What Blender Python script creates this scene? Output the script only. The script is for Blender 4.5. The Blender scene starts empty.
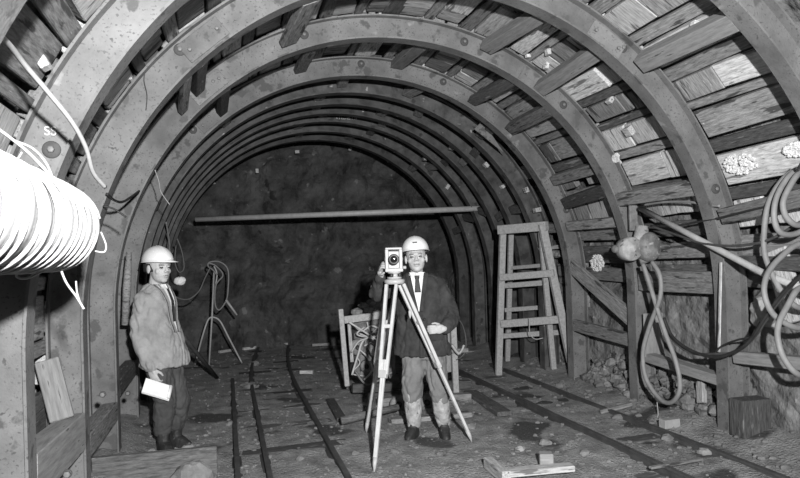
import bpy, math, random
from mathutils import Vector, Matrix, noise
random.seed(7)
C = bpy.context.scene.collection
PI = math.pi
V = Vector
# ---------------------------------------------------------------- camera geometry
F = 652.8; PSI = .26; R = 2.49; XC = 1.58; ZC = 1.21; ROLL = -.027; HY = 257; EYE = 1.65
_c, _s, _cr, _sr = math.cos(PSI), math.sin(PSI), math.cos(ROLL), math.sin(ROLL)
def ray(x, y):
    a0 = (x-400)/F; b0 = (HY-y)/F
    a = a0*_cr-b0*_sr; b = a0*_sr+b0*_cr
    return (a*_c+_s, -a*_s+_c, b)
def atZ(x, y, z=0):
    d = ray(x, y); t = (z-EYE)/d[2]; return V((t*d[0], t*d[1], z))
def atY(x, y, Y):
    d = ray(x, y); t = Y/d[1]; return V((t*d[0], Y, EYE+t*d[2]))
def atX(x, y, X):
    d = ray(x, y); t = X/d[0]; return V((X, t*d[1], EYE+t*d[2]))
def atT(x, y, t):
    d = ray(x, y); return V((t*d[0], t*d[1], EYE+t*d[2]))

# ---------------------------------------------------------------- materials
def mat(name, c0, c1, rough=.8, scale=4, stretch=(1,1,1), bump=.3, metal=0, rand=0, spots=None, detail=6, bscale=None, spec=None, bdist=.01):
    m = bpy.data.materials.new(name); m.use_nodes = True
    nt = m.node_tree; N = nt.nodes; L = nt.links
    b = N['Principled BSDF']; b.inputs['Roughness'].default_value = rough; b.inputs['Metallic'].default_value = metal
    if spec is not None: b.inputs['Specular IOR Level'].default_value = spec
    tc = N.new('ShaderNodeTexCoord'); mp = N.new('ShaderNodeMapping'); mp.inputs['Scale'].default_value = stretch
    L.new(tc.outputs['Object'], mp.inputs['Vector'])
    vec = mp.outputs['Vector']
    oi = N.new('ShaderNodeObjectInfo')
    if rand:
        ad = N.new('ShaderNodeVectorMath'); ad.operation = 'ADD'
        sc = N.new('ShaderNodeVectorMath'); sc.operation = 'SCALE'; sc.inputs['Scale'].default_value = 37
        cb = N.new('ShaderNodeCombineXYZ')
        for k in range(3): L.new(oi.outputs['Random'], cb.inputs[k])
        L.new(cb.outputs[0], sc.inputs[0]); L.new(vec, ad.inputs[0]); L.new(sc.outputs[0], ad.inputs[1]); vec = ad.outputs[0]
    n = N.new('ShaderNodeTexNoise'); n.inputs['Scale'].default_value = scale; n.inputs['Detail'].default_value = detail; n.inputs['Roughness'].default_value = .65
    L.new(vec, n.inputs['Vector'])
    r = N.new('ShaderNodeValToRGB'); r.color_ramp.elements[0].position = .32; r.color_ramp.elements[1].position = .68
    r.color_ramp.elements[0].color = (c0, c0, c0, 1); r.color_ramp.elements[1].color = (c1, c1, c1, 1)
    L.new(n.outputs['Fac'], r.inputs[0]); col = r.outputs[0]
    if spots:                                   # (scale, threshold, colour): blotches with a shape of their own
        for sc_, th, cc in spots:
            n2 = N.new('ShaderNodeTexNoise'); n2.inputs['Scale'].default_value = sc_; n2.inputs['Detail'].default_value = 4
            L.new(vec, n2.inputs['Vector'])
            r2 = N.new('ShaderNodeValToRGB'); r2.color_ramp.elements[0].position = th; r2.color_ramp.elements[1].position = th+.05
            r2.color_ramp.elements[0].color = (0,0,0,1)
            mx = N.new('ShaderNodeMix'); mx.data_type = 'RGBA'; mx.inputs[7].default_value = (cc, cc, cc, 1)
            L.new(n2.outputs['Fac'], r2.inputs[0]); L.new(r2.outputs[0], mx.inputs[0]); L.new(col, mx.inputs[6]); col = mx.outputs[2]
    if rand:
        mr = N.new('ShaderNodeMapRange'); mr.inputs['To Min'].default_value = 1-rand; mr.inputs['To Max'].default_value = 1+rand
        ml = N.new('ShaderNodeMix'); ml.data_type = 'RGBA'; ml.blend_type = 'MULTIPLY'; ml.inputs[0].default_value = 1
        L.new(oi.outputs['Random'], mr.inputs['Value']); L.new(col, ml.inputs[6]); L.new(mr.outputs[0], ml.inputs[7]); col = ml.outputs[2]
    L.new(col, b.inputs['Base Color'])
    if bump:
        n3 = N.new('ShaderNodeTexNoise'); n3.inputs['Scale'].default_value = bscale or scale*4; n3.inputs['Detail'].default_value = 8
        L.new(vec, n3.inputs['Vector'])
        bp = N.new('ShaderNodeBump'); bp.inputs['Strength'].default_value = bump; bp.inputs['Distance'].default_value = bdist
        L.new(n3.outputs['Fac'], bp.inputs['Height']); L.new(bp.outputs[0], b.inputs['Normal'])
    return m
M = dict(
 steel=mat('rusty steel', .11, .25, .75, 2.2, bump=.6, rand=.15, spots=[(7, .60, .10), (5, .70, .30), (60, .60, .12), (30, .66, .09)], bscale=80, bdist=.004),
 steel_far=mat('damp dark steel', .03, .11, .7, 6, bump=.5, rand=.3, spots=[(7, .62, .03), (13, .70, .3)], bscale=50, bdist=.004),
 rust=mat('dark rust', .05, .09, .8, 20, bump=.3, bdist=.004),
 bolt=mat('dull bolt steel', .12, .25, .6, 20, bump=.2, bdist=.002),
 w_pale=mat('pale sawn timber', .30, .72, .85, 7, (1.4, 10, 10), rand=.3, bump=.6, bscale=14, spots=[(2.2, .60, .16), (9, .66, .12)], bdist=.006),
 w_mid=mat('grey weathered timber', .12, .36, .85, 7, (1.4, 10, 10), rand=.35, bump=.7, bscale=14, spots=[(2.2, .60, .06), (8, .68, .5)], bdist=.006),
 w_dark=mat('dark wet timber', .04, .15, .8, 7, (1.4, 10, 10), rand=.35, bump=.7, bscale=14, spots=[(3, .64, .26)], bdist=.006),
 w_strut=mat('sawn strut timber', .2, .36, .85, 5, (1.0, 8, 8), rand=.2, bump=.5, bscale=10, spots=[(5, .66, .10)], bdist=.005),
 w_ladder=mat('trestle timber', .32, .48, .8, 5, (6, 6, 1), bump=.3, spots=[(6, .68, .12)], bdist=.004),
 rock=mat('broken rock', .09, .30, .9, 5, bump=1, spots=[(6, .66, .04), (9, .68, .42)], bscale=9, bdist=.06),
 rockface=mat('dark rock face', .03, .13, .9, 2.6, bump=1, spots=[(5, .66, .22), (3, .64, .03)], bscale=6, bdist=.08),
 dirt=mat('muddy ground', .18, .42, .9, 5, bump=1, spots=[(1.3, .58, .07), (38, .66, .55), (16, .70, .45)], bscale=48, bdist=.03),
 rail=mat('rail steel', .05, .10, .5, 9, bump=.4, bdist=.004),
 canvas=mat('white canvas', .40, .55, .9, 6, bump=.3, bscale=30, bdist=.004),
 rope=mat('pale rope', .38, .55, .9, 30, bump=.3, bdist=.003),
 wire=mat('white insulated wire', .4, .5, .6, 30, bump=0),
 black=mat('black rubber', .02, .04, .5, 10, bump=.2, bdist=.002),
 hose=mat('pale rubber hose', .2, .3, .6, 8, bump=.1, spots=[(10, .68, .25)], bdist=.002),
 helmet=mat('white helmet shell', .78, .86, .4, 5, bump=0),
 shirt=mat('white shirt cotton', .75, .85, .9, 8, bump=.2, bdist=.003),
 paper=mat('white paper', .8, .88, .8, 8, bump=.1, bdist=.002),
 skin=mat('skin', .42, .50, .6, 9, bump=.15, bdist=.002),
 lips=mat('lips and brows', .13, .18, .6, 9, bump=0),
 eye=mat('eye', .03, .05, .3, 9, bump=0),
 coat=mat('dark donkey jacket', .022, .055, .95, 9, bump=.8, bscale=14, bdist=.012),
 jacket=mat('pale grey work jacket', .22, .36, .95, 8, bump=.8, bscale=14, bdist=.012),
 trous=mat('grey trousers', .15, .21, .95, 9, bump=.5, bscale=14, bdist=.01),
 trous_dark=mat('dark trousers', .05, .09, .95, 9, bump=.5, bscale=14, bdist=.01),
 boot=mat('black muddy boot', .015, .05, .6, 12, bump=.4, spots=[(14, .66, .18)], bdist=.006),
 gaiter=mat('mud splashed rubber', .22, .5, .8, 16, bump=.4, spots=[(18, .62, .1)], bdist=.005),
 tie=mat('dark tie', .03, .06, .7, 30, bump=.2, bdist=.002),
 hair=mat('dark hair', .02, .05, .7, 60, bump=.5, bdist=.004),
 tripod=mat('varnished tripod ash', .48, .62, .55, 8, (1,1,1), bump=.15, bdist=.002),
 inst=mat('painted instrument metal', .4, .5, .45, 12, bump=.1, bdist=.002),
 lens=mat('lens glass', .01, .015, .1, 5, bump=0),
 tube=mat('galvanised tube', .4, .55, .5, 12, bump=.1, bdist=.002),
 iron=mat('cast iron machine', .12, .28, .6, 14, bump=.5, spots=[(11, .64, .42), (8, .68, .04)], bdist=.01),
 motor=mat('dusty motor casing', .28, .5, .7, 14, bump=.5, spots=[(16, .62, .14)], bdist=.008),
 foam=mat('white fungus', .75, .9, .95, 20, bump=1, bscale=30, bdist=.02),
 concrete=mat('pale concrete', .3, .42, .9, 8, bump=.6, bscale=30, spots=[(6, .66, .2)], bdist=.008),
 chalk=mat('chalk mark', .7, .8, .9, 30, bump=0),
 stone=mat('grey stone', .14, .3, .9, 6, bump=.6, rand=.3, bscale=14, bdist=.02),
)
# ---------------------------------------------------------------- mesh builder
class MB:
    def __init__(s): s.v = []; s.f = []; s.m = []; s.mi = 0; s.sm = []
    def add(s, vs, fs, smooth=True, T=None):
        o = len(s.v)
        s.v += [tuple(T @ V(v)) if T else tuple(v) for v in vs]
        for f in fs: s.f.append(tuple(i+o for i in f)); s.m.append(s.mi); s.sm.append(smooth)
        return s
    def box(s, cx, cy, cz, sx, sy, sz, T=None, bev=0):
        hx, hy, hz = sx/2, sy/2, sz/2
        b = min(bev, hx*.9, hy*.9, hz*.9)
        if b <= 0:
            vs = [(cx+i*hx, cy+j*hy, cz+k*hz) for i in (-1,1) for j in (-1,1) for k in (-1,1)]
            fs = [(0,1,3,2),(4,6,7,5),(0,4,5,1),(2,3,7,6),(0,2,6,4),(1,5,7,3)]
            return s.add(vs, fs, False, T)
        import itertools
        vs = []; idx = {}
        for i, j, k in itertools.product((-1,1), repeat=3):
            for ax in range(3):
                h = [hx-b, hy-b, hz-b]; h[ax] += b
                idx[i,j,k,ax] = len(vs); vs.append((cx+i*h[0], cy+j*h[1], cz+k*h[2]))
        fs = []
        for ax in range(3):
            u, w = (ax+1) % 3, (ax+2) % 3
            for sg in (-1, 1):
                q = []
                for a, c in ((-1,-1),(1,-1),(1,1),(-1,1)):
                    p = [0,0,0]; p[ax] = sg; p[u] = a; p[w] = c; q.append(idx[p[0],p[1],p[2],ax])
                fs.append(tuple(q if sg > 0 else q[::-1]))
        for ax in range(3):
            u, w = (ax+1) % 3, (ax+2) % 3
            for a in (-1, 1):
                for c in (-1, 1):
                    p = [0,0,0]; p[u] = a; p[w] = c
                    p0 = list(p); p0[ax] = -1; p1 = list(p); p1[ax] = 1
                    q = [idx[(*p0, u)], idx[(*p1, u)], idx[(*p1, w)], idx[(*p0, w)]]
                    fs.append(tuple(q if a*c > 0 else q[::-1]))
        for i, j, k in itertools.product((-1,1), repeat=3):
            q = [idx[i,j,k,0], idx[i,j,k,1], idx[i,j,k,2]]
            fs.append(tuple(q if i*j*k > 0 else q[::-1]))
        return s.add(vs, fs, False, T)
    def tube(s, pts, r, n=8, closed=False, T=None, cap=True):
        pts = [V(p) for p in pts]; m = len(pts)
        rs = r if isinstance(r, (list, tuple)) else [r]*m
        rs = [q if isinstance(q, (list, tuple)) else (q, q) for q in rs]
        def tan(i):
            a = pts[(i-1) % m] if closed or i > 0 else pts[0]; b = pts[(i+1) % m] if closed or i < m-1 else pts[-1]
            d = b-a
            return d.normalized() if d.length > 1e-9 else V((0,0,1))
        t0 = tan(0); up = V((0,0,1)) if abs(t0.z) < .9 else V((0,1,0))
        u = (up-t0*up.dot(t0)).normalized()
        vs = []; fs = []
        for i in range(m):
            t = tan(i); u = (u-t*u.dot(t)); u = u.normalized() if u.length > 1e-6 else t.orthogonal().normalized()
            w = t.cross(u)
            for k in range(n):
                a = 2*PI*k/n
                vs.append(pts[i]+u*(math.cos(a)*rs[i][0])+w*(math.sin(a)*rs[i][1]))
        for i in range(m if closed else m-1):
            j = (i+1) % m
            for k in range(n): fs.append((i*n+k, i*n+(k+1) % n, j*n+(k+1) % n, j*n+k))
        if not closed and cap:
            fs.append(tuple(range(n))[::-1]); fs.append(tuple((m-1)*n+k for k in range(n)))
        return s.add(vs, fs, True, T)
    def lathe(s, prof, n=16, T=None, sx=1, sy=1):
        vs = []; fs = []
        for (r, z) in prof:
            for k in range(n):
                a = 2*PI*k/n; vs.append((r*math.cos(a)*sx, r*math.sin(a)*sy, z))
        for i in range(len(prof)-1):
            for k in range(n): fs.append((i*n+k, i*n+(k+1) % n, (i+1)*n+(k+1) % n, (i+1)*n+k))
        fs.append(tuple(range(n))[::-1]); fs.append(tuple((len(prof)-1)*n+k for k in range(n)))
        return s.add(vs, fs, True, T)
    def ell(s, c, r, T=None, nu=16, nv=10):
        vs = [(c[0], c[1], c[2]-r[2])]; fs = []
        for j in range(1, nv):
            th = -PI/2+PI*j/nv
            for k in range(nu):
                a = 2*PI*k/nu; vs.append((c[0]+r[0]*math.cos(a)*math.cos(th), c[1]+r[1]*math.sin(a)*math.cos(th), c[2]+r[2]*math.sin(th)))
        vs.append((c[0], c[1], c[2]+r[2])); top = len(vs)-1
        for k in range(nu):
            fs.append((0, 1+(k+1) % nu, 1+k)); fs.append((top, 1+(nv-2)*nu+k, 1+(nv-2)*nu+(k+1) % nu))
        for j in range(nv-2):
            for k in range(nu): fs.append((1+j*nu+k, 1+j*nu+(k+1) % nu, 1+(j+1)*nu+(k+1) % nu, 1+(j+1)*nu+k))
        return s.add(vs, fs, True, T)
    def prism(s, poly, z0, z1, T=None):
        n = len(poly)
        vs = [(x, y, z0) for x, y in poly]+[(x, y, z1) for x, y in poly]
        fs = [tuple(range(n))[::-1], tuple(range(n, 2*n))]+[(i, (i+1) % n, n+(i+1) % n, n+i) for i in range(n)]
        return s.add(vs, fs, False, T)
    def rock(s, c, r, seed=0, amp=.35, nu=14, nv=9):
        o = len(s.v); s.ell((0,0,0), (1,1,1), None, nu, nv)
        for i in range(o, len(s.v)):
            p = V(s.v[i]); q = p*(1+amp*noise.noise(p*1.3+V((seed*7.1, seed*3.3, 0)))+amp*.4*noise.noise(p*3.1+V((seed, 0, seed*2))))
            s.v[i] = (c[0]+q.x*r[0], c[1]+q.y*r[1], c[2]+q.z*r[2])
        for i in range(len(s.sm)-1, -1, -1):
            if max(s.f[i]) >= o: s.sm[i] = False
            else: break
        return s
    def mesh(s, name, mats):
        me = bpy.data.meshes.new(name); me.from_pydata([tuple(v) for v in s.v], [], s.f)
        for m_ in mats: me.materials.append(m_)
        me.polygons.foreach_set('material_index', s.m)
        me.polygons.foreach_set('use_smooth', s.sm)
        me.update(); return me
def link(name, me, parent=None, T=None):
    o = bpy.data.objects.new(name, me); C.objects.link(o)
    if T is not None: o.matrix_world = T
    if parent is not None:
        o.parent = parent
        o.matrix_parent_inverse = parent.matrix_basis.inverted()
    return o
def obj(name, mb, m, parent=None, T=None, cat=None, label=None, group=None, kind=None):
    mats = m if isinstance(m, (list, tuple)) else [m]
    if T is None and len(mb.v):                   # put the origin at the middle of the part's foot
        xs, ys, zs = zip(*mb.v)
        c = V(((min(xs)+max(xs))/2, (min(ys)+max(ys))/2, min(zs)))
        mb.v = [(x-c.x, y-c.y, z-c.z) for x, y, z in mb.v]; T = Matrix.Translation(c)
    o = link(name, mb.mesh(name, mats), parent, T)
    return tag(o, cat, label, group, kind)
def tag(o, cat=None, label=None, group=None, kind=None):
    if cat: o['category'] = cat
    if label: o['label'] = label
    if group: o['group'] = group
    if kind: o['kind'] = kind
    return o
def thing(name, loc, cat, label, group=None):
    o = bpy.data.objects.new(name, None); C.objects.link(o); o.location = loc; o.empty_display_size = .1
    return tag(o, cat, label, group)
def frame(p0, p1, up=V((0,0,1))):
    """matrix with local X from p0 to p1, local Z near up, origin at the middle"""
    x = (V(p1)-V(p0)).normalized(); z = up-x*up.dot(x)
    z = z.normalized() if z.length > 1e-5 else x.orthogonal().normalized()
    y = z.cross(x); m = Matrix((x, y, z)).transposed().to_4x4(); m.translation = (V(p0)+V(p1))/2
    return m
def beam(name, p0, p1, w, h, m, parent=None, up=V((0,0,1)), bev=.006, rough=0, seed=0, **k):
    mb = MB(); L = (V(p1)-V(p0)).length
    mb.box(0, 0, 0, L, w, h, bev=bev)
    if rough:
        mb.v = [(x+rough*noise.noise(V((seed, y*9, z*9)))*2, y+rough*noise.noise(V((x*3, seed, z*9))), z+rough*noise.noise(V((x*3, y*9, seed)))) for x, y, z in mb.v]
    return obj(name, mb, m, parent, frame(p0, p1, up), **k)
def smooth(pts, n=6, closed=False):
    pts = [V(p) for p in pts]; out = []; m = len(pts)
    for i in range(m if closed else m-1):
        g = lambda j: pts[j % m] if closed else pts[max(0, min(m-1, j))]
        p0, p1, p2, p3 = g(i-1), g(i), g(i+1), g(i+2)
        for k in range(n):
            t = k/n
            out.append(.5*((2*p1)+(p2-p0)*t+(2*p0-5*p1+4*p2-p3)*t*t+(3*p1-p0-3*p2+p3)*t*t*t))
    if not closed: out.append(pts[-1])
    return out
ORD = 'zeroth first second third fourth fifth sixth seventh eighth ninth tenth eleventh twelfth thirteenth fourteenth fifteenth sixteenth seventeenth eighteenth nineteenth twentieth'.split()
def ordn(k):
    if k <= 20: return ORD[k]
    t = ['twenty', 'thirty', 'forty', 'fifty'][k//10-2]
    return (['twentieth', 'thirtieth', 'fortieth', 'fiftieth'][k//10-2]) if k % 10 == 0 else t+'-'+ORD[k % 10]
def fb(p, o=4):
    return noise.fractal(V(p), 1, 2, o)
# ---------------------------------------------------------------- tunnel path
def path(u, e=0.):
    """u = metres along the inner edge, from the right floor, over the crown, to the left floor; e = distance outside it"""
    A = PI*R
    if u < ZC: return XC+R+e, u, 0.
    if u < ZC+A:
        ph = (u-ZC)/R; return XC+(R+e)*math.cos(ph), ZC+(R+e)*math.sin(ph), ph
    return XC-R-e, ZC-(u-ZC-A), PI
UT = 2*ZC+PI*R
def ground(x, y):
    d = max(0, x-(XC+R-.55)); e = max(0, (XC-R+.25)-x)
    z = .02*fb((x*1.5, y*1.5, 0), 5)+.012*noise.noise(V((x*7, y*7, 3)))
    return z+.16*min(1, d/.8)**1.5+.12*min(1, e/.4)
# ---------------------------------------------------------------- setting
RE = .44
def shell(name, u0, u1, m, y0=-1.6, y1=13.2):
    mb = MB(); nu = max(2, int((u1-u0)/.1)); nv = int((y1-y0)/.12); vs = []; fs = []
    for i in range(nu+1):
        u = u0+(u1-u0)*i/nu
        for j in range(nv+1):
            y = y0+(y1-y0)*j/nv
            e = RE+.05*fb((u*1.6, y*1.6, 5), 5)-(.14*max(0, min(1, (1.35-u)/.15))+.03*noise.noise(V((u*6, y*6, 1))))
            x, z, _ = path(u, e); vs.append((x, y, z))
    for i in range(nu):
        for j in range(nv): fs.append((i*(nv+1)+j, i*(nv+1)+j+1, (i+1)*(nv+1)+j+1, (i+1)*(nv+1)+j))
    mb.add(vs, fs, False)
    return obj(name, mb, m, kind='structure')
shell('wall_right', -.3, 2.2, M['rock']); shell('ceiling', 2.2, UT-2.2, M['rock']); shell('wall_left', UT-2.2, UT+.3, M['rock'])
mb = MB(); vs = []; fs = []; nx, ny = 110, 230
for i in range(nx+1):
    for j in range(ny+1):
        x = -1.7+6.6*i/nx; y = -1.6+14.9*j/ny; vs.append((x, y, ground(x, y)))
for i in range(nx):
    for j in range(ny): fs.append((i*(ny+1)+j, (i+1)*(ny+1)+j, (i+1)*(ny+1)+j+1, i*(ny+1)+j+1))
obj('floor', mb.add(vs, fs, True), M['dirt'], kind='structure')
mb = MB(); vs = []; fs = []; n1 = 90; n2 = 60
for i in range(n1+1):
    for j in range(n2+1):
        x = -1.7+6.6*i/n1; z = -.3+4.9*j/n2
        vs.append((x, 12.75+.28*fb((x*1.1, z*1.1, 9), 6)-.25*max(0, 1-z)+.0, z))
for i in range(n1):
    for j in range(n2): fs.append((i*(n2+1)+j, (i+1)*(n2+1)+j, (i+1)*(n2+1)+j+1, i*(n2+1)+j+1))
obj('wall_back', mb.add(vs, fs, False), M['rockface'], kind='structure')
# ---------------------------------------------------------------- steel arches
YS = [2.15, 3.44, 4.69, 5.965, 7.25, 8.0, 8.62, 9.2, 9.75, 10.5, 11.25]
DEP = .22; FW = .14
def rib_mesh(seed, m):
    mb = MB(); vs = []; fs = []
    # I section outline (e = outward distance, y)
    t = .014; w = .006
    sec = [(0,-FW/2),(0,FW/2),(t,FW/2),(t,w),(DEP-t,w),(DEP-t,FW/2),(DEP,FW/2),(DEP,-FW/2),(DEP-t,-FW/2),(DEP-t,-w),(t,-w),(t,-FW/2)]
    us = [-.25+(ZC+.25)*k/6 for k in range(6)]+[ZC+PI*R*k/84 for k in range(85)]+[ZC+PI*R+(ZC+.25)*k/6 for k in range(1,7)]
    for u in us:
        for (e, y) in sec:
            x, z, _ = path(u, e+.006*noise.noise(V((u*.9, seed*3.1, 0)))); vs.append((x-XC, y, z))
    n = len(sec)
    for i in range(len(us)-1):
        for k in range(n): fs.append((i*n+k, i*n+(k+1) % n, (i+1)*n+(k+1) % n, (i+1)*n+k))
    fs.append(tuple(range(n))); fs.append(tuple(range((len(us)-1)*n, len(us)*n))[::-1])
    return mb.add(vs, fs, False)
def radial(u, e, y):
    x, z, ph = path(u, e)
    m = Matrix(((math.cos(ph), 0, -math.sin(ph)), (0, 1, 0), (math.sin(ph), 0, math.cos(ph)))).to_4x4()  # local X outward, Z along the arc
    m.translation = V((x, y, z)); return m
ribname = ['beside the camera at the top left', 'sweeping over the white duct, nearest in full view', 'second full one, beside the hose coil', 'third full one, behind the drum motor', 'lowest bright one framing the dark tunnel']
ribs = []
BOLT_PX = {1: [(68,473),(52,150)], 2: [(180,50),(103,394),(622,48),(715,189)], 3: [(213,82),(128,393),(304,35),(464,42),(563,105),(632,226)],
           4: [(209,117),(193,130),(361,64),(443,82),(493,113),(566,210)]}
for i, Y in enumerate(YS):
    lab = 'curved rusty steel arch rib, '+ribname[i] if i < 5 else 'dark curved steel arch rib in the shadows, '+ordn(i-4)+' beyond the last bright arch'
    t = thing('steel_arch_rib', (XC, Y, 0), 'steel arch', lab, 'steel arch ribs of the tunnel')
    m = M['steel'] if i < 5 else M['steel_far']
    obj('arch_beam', rib_mesh(i, m), m, t, Matrix.Translation((XC, Y, 0)))
    ribs.append(t)
    def bolt(x, z):
        d = Matrix.Translation((x, Y-.007, z)) @ Matrix.Rotation(PI/2, 4, 'X')
        f = .5 if z < ZC else 1
        b = MB().lathe([(.042*f,0),(.042*f,.004),(.036*f,.008)], 18, d)
        w = obj('washer_plate', b, M['rust'], t)
        obj('bolt', MB().lathe([(.016,.008),(.016,.024),(.010,.026)], 6, d), M['bolt'], w)
    if i in BOLT_PX:
        for p in BOLT_PX[i]:
            q = atY(p[0], p[1], Y); bolt(q.x, q.z)
    if i > 4: continue
    for u in (ZC+R*.98, ZC+R*2.28):            # fish plates with four bolts where the segments join
        T = radial(u, DEP/2, Y-.012)
        sp = obj('splice_plate', MB().box(0, 0, 0, .15, .012, .34, bev=.003), M['rust'] if i > 4 else M['steel'], t, T)
        for dz in (-.12, .12):
            obj('bolt', MB().lathe([(.014,.0),(.014,.02),(.009,.022)], 6, T @ Matrix.Translation((0, -.006, dz)) @ Matrix.Rotation(PI/2, 4, 'X')), M['bolt'], sp)
# ---------------------------------------------------------------- lagging between the arches
sideword = lambda u: 'right' if u < UT/2 else 'left'
def slab(name, u, w, y0, y1, e, th, m, lab, cat, grp, vertical=False, skew=0.):
    """a board lying outside the arches: from y0 to y1 along the tunnel, w wide round the arc"""
    T = radial(u, e+th/2, (y0+y1)/2) @ Matrix.Rotation(skew, 4, 'X') @ Matrix.Rotation(PI/2 if not vertical else -PI/2, 4, 'Z' if not vertical else 'Y')
    mb = MB()
    if not vertical: mb.box(0, 0, 0, y1-y0, th, w, bev=.006)
    else: mb.box(0, 0, 0, w, y1-y0, th, bev=.006)
    sd = random.random()*50; L = max(w, y1-y0)
    mb.v = [(x+.010*noise.noise(V((sd, y*8, z*8))), y+.008*noise.noise(V((x*5, sd, z*5))), z+.008*noise.noise(V((x*5, y*5, sd)))) for x, y, z in mb.v]
    return obj(name, mb, m, None, T, cat=cat, label=lab, group=grp)
bayname = {0: 'partial top-left bay', 1: 'nearest full bay', 2: 'second bay', 3: 'third bay'}
nblock = 0
for b in range(4):
    y0, y1 = YS[b]+.01, YS[b+1]-.01
    rnd = random.Random(40+b)
    for side in (0, 1):
        if b == 0 and side == 0: continue
        u = 1.28 if side == 0 else .12; row = 0; end = UT/2 if side == 0 else UT/2
        if b == 0: end = UT*.30
        kind = 0
        while u < end:
            row += 1
            uu = u if side == 0 else UT-u
            sw = 'right' if side == 0 else 'left'
            lowright = side == 0 and u < 1.9
            if kind == 0:
                w = rnd.uniform(.07, .13) if not lowright else rnd.uniform(.16, .24)
                m = rnd.choice(['w_dark', 'w_mid', 'w_mid'])
                if b == 0: m = 'w_mid'
                tone = {'w_dark': 'dark', 'w_mid': 'grey', 'w_pale': 'pale'}[m]
                slab('lagging_board', uu+(w/2 if side == 0 else -w/2), w-.012, y0, y1, DEP+.004+rnd.uniform(0, .015), .04, M[m],
                     f'{tone} lagging board, {bayname[b]}, {ordn(row)} course up from {sw} floor', 'board', 'long lagging boards behind the arches', skew=rnd.uniform(-.02,.02))
                u += w; kind = 1 if not (lowright and rnd.random() < .5) else 0
                if lowright: u += .03
            else:
                w = rnd.uniform(.17, .29)
                n = rnd.choice([2, 3, 4, 5]) if side == 0 or u > 2.6 else rnd.choice([1, 2, 2])
                if rnd.random() < .15: n = 1
                cuts = sorted(rnd.uniform(.15, .85) for _ in range(n-1)); cuts = [0]+cuts+[1]
                for k in range(n):
                    a, c = cuts[k], cuts[k+1]
                    if c-a < .05: continue
                    ya, yb = y0+.02+(y1-y0-.04)*a, y0+.02+(y1-y0-.04)*c-.012
                    if n > 1 and rnd.random() < .05: continue
                    m = rnd.choices(['w_pale', 'w_mid', 'w_dark'], [.58, .30, .12] if side == 0 else [.55, .37, .08])[0]
                    tone = {'w_dark': 'dark', 'w_mid': 'grey', 'w_pale': 'pale'}[m]
                    e = DEP+.006+rnd.uniform(0, .03); ww = w*rnd.uniform(.93, .995)
                    nblock += 1
                    slab('packing_block', uu+(w/2 if side == 0 else -w/2), ww, ya, yb, e, .07, M[m],
                         f'{tone} packing block, {bayname[b]}, {ordn(row)} row up {sw} side, {ordn(k+1)} away from camera', 'timber block', 'short timber blocks packed behind the arches',
                         vertical=yb-ya < .6, skew=rnd.uniform(-.035, .035))
                u += w; kind = 0
print('blocks', nblock)
for b in range(4, 10):                      # narrow dark bays near the rock face
    y0, y1 = YS[b]+.01, YS[b+1]-.01; rnd = random.Random(b); u = .1; row = 0
    while u < UT-.2:
        row += 1; w = rnd.uniform(.26, .36)
        if rnd.random() < .12: u += .2; continue
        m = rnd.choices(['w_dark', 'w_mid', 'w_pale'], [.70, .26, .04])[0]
        sw = sideword(u)
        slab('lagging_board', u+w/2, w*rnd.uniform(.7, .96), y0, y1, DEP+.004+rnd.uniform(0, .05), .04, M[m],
             f'shadowed lagging board between {ordn(b-3)} and {ordn(b-2)} arches beyond bright ones, {ordn(row)} from right floor', 'board', 'lagging boards in the dark far bays', skew=rnd.uniform(-.05,.05))
        u += w
# ---------------------------------------------------------------- struts between arches
def chan(p, h):
    """seat a strut end between the flanges"""
    if p.z > ZC:
        d = V((p.x-XC, 0, p.z-ZC)); e = min(max(d.length-R, h/2), DEP-h/2); d = d.normalized()*(R+e)
        return V((XC+d.x, p.y, ZC+d.z))
    e = min(max(abs(p.x-XC)-R, h/2), DEP-h/2); return V((XC+math.copysign(R+e, p.x-XC), p.y, p.z))
def strut(i, near, far, w, h, m, where, ang=None, name='timber_strut', dn=.0695, df=-.0695):
    p0 = chan(atY(near[0], near[1], YS[i]+dn), h); p1 = chan(atY(far[0], far[1], YS[i+1]+df), h)
    mid = (p0+p1)/2; up = V((mid.x-XC, 0, mid.z-ZC)) if mid.z > ZC else V((mid.x-XC, 0, 0))
    return beam(name, p0, p1, w, h, M[m], up=up, rough=.006, seed=i*3+near[0], cat='timber strut', label=where, group='timber struts wedged between the arches')
strut(2, (312,2), (288,42), .15, .07, 'w_mid', 'grey split strut at top left, between second and third arches, left of crown')
strut(3, (312,45), (300,70), .13, .06, 'w_mid', 'short split strut left of the crown, between third and fourth arches')
strut(2, (547,10), (487,47), .13, .10, 'w_strut', 'pale square strut just right of the crown, between second and third arches')
strut(3, (425,40), (397,65), .14, .08, 'w_strut', 'pale strut above the crown of the dark opening, between third and fourth arches')
strut(3, (515,78), (473,101), .12, .08, 'w_dark', 'black wet strut right of the crown, between third and fourth arches')
strut(2, (604,46), (541,88), .14, .11, 'w_strut', 'pale square strut ending against the arch above the mottled strut')
strut(3, (548,112), (512,128), .14, .12, 'w_mid', 'mottled bark-edged strut, second right of crown between third and fourth arches')
strut(1, (738,18), (643,62), .14, .12, 'w_strut', 'thick two-toned strut at upper right between the nearest arches')
strut(2, (700,186), (618,200), .13, .10, 'w_mid', 'long strut with a pale end patch, above the slanting pipe')
strut(3, (603,165), (562,175), .12, .10, 'w_mid', 'strut with a pale broken end overlapping the fourth arch on the right')
strut(3, (606,190), (566,203), .14, .10, 'w_dark', 'dark strut above the thin plank, right haunch of the fourth arch')
strut(3, (624,221), (568,226), .11, .06, 'w_mid', 'thin plank strut level with the bottom of the slanting pipe end', )
strut(2, (722,283), (640,281), .20, .05, 'w_mid', 'broad horizontal plank behind the hose loop, below the motor')
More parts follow.
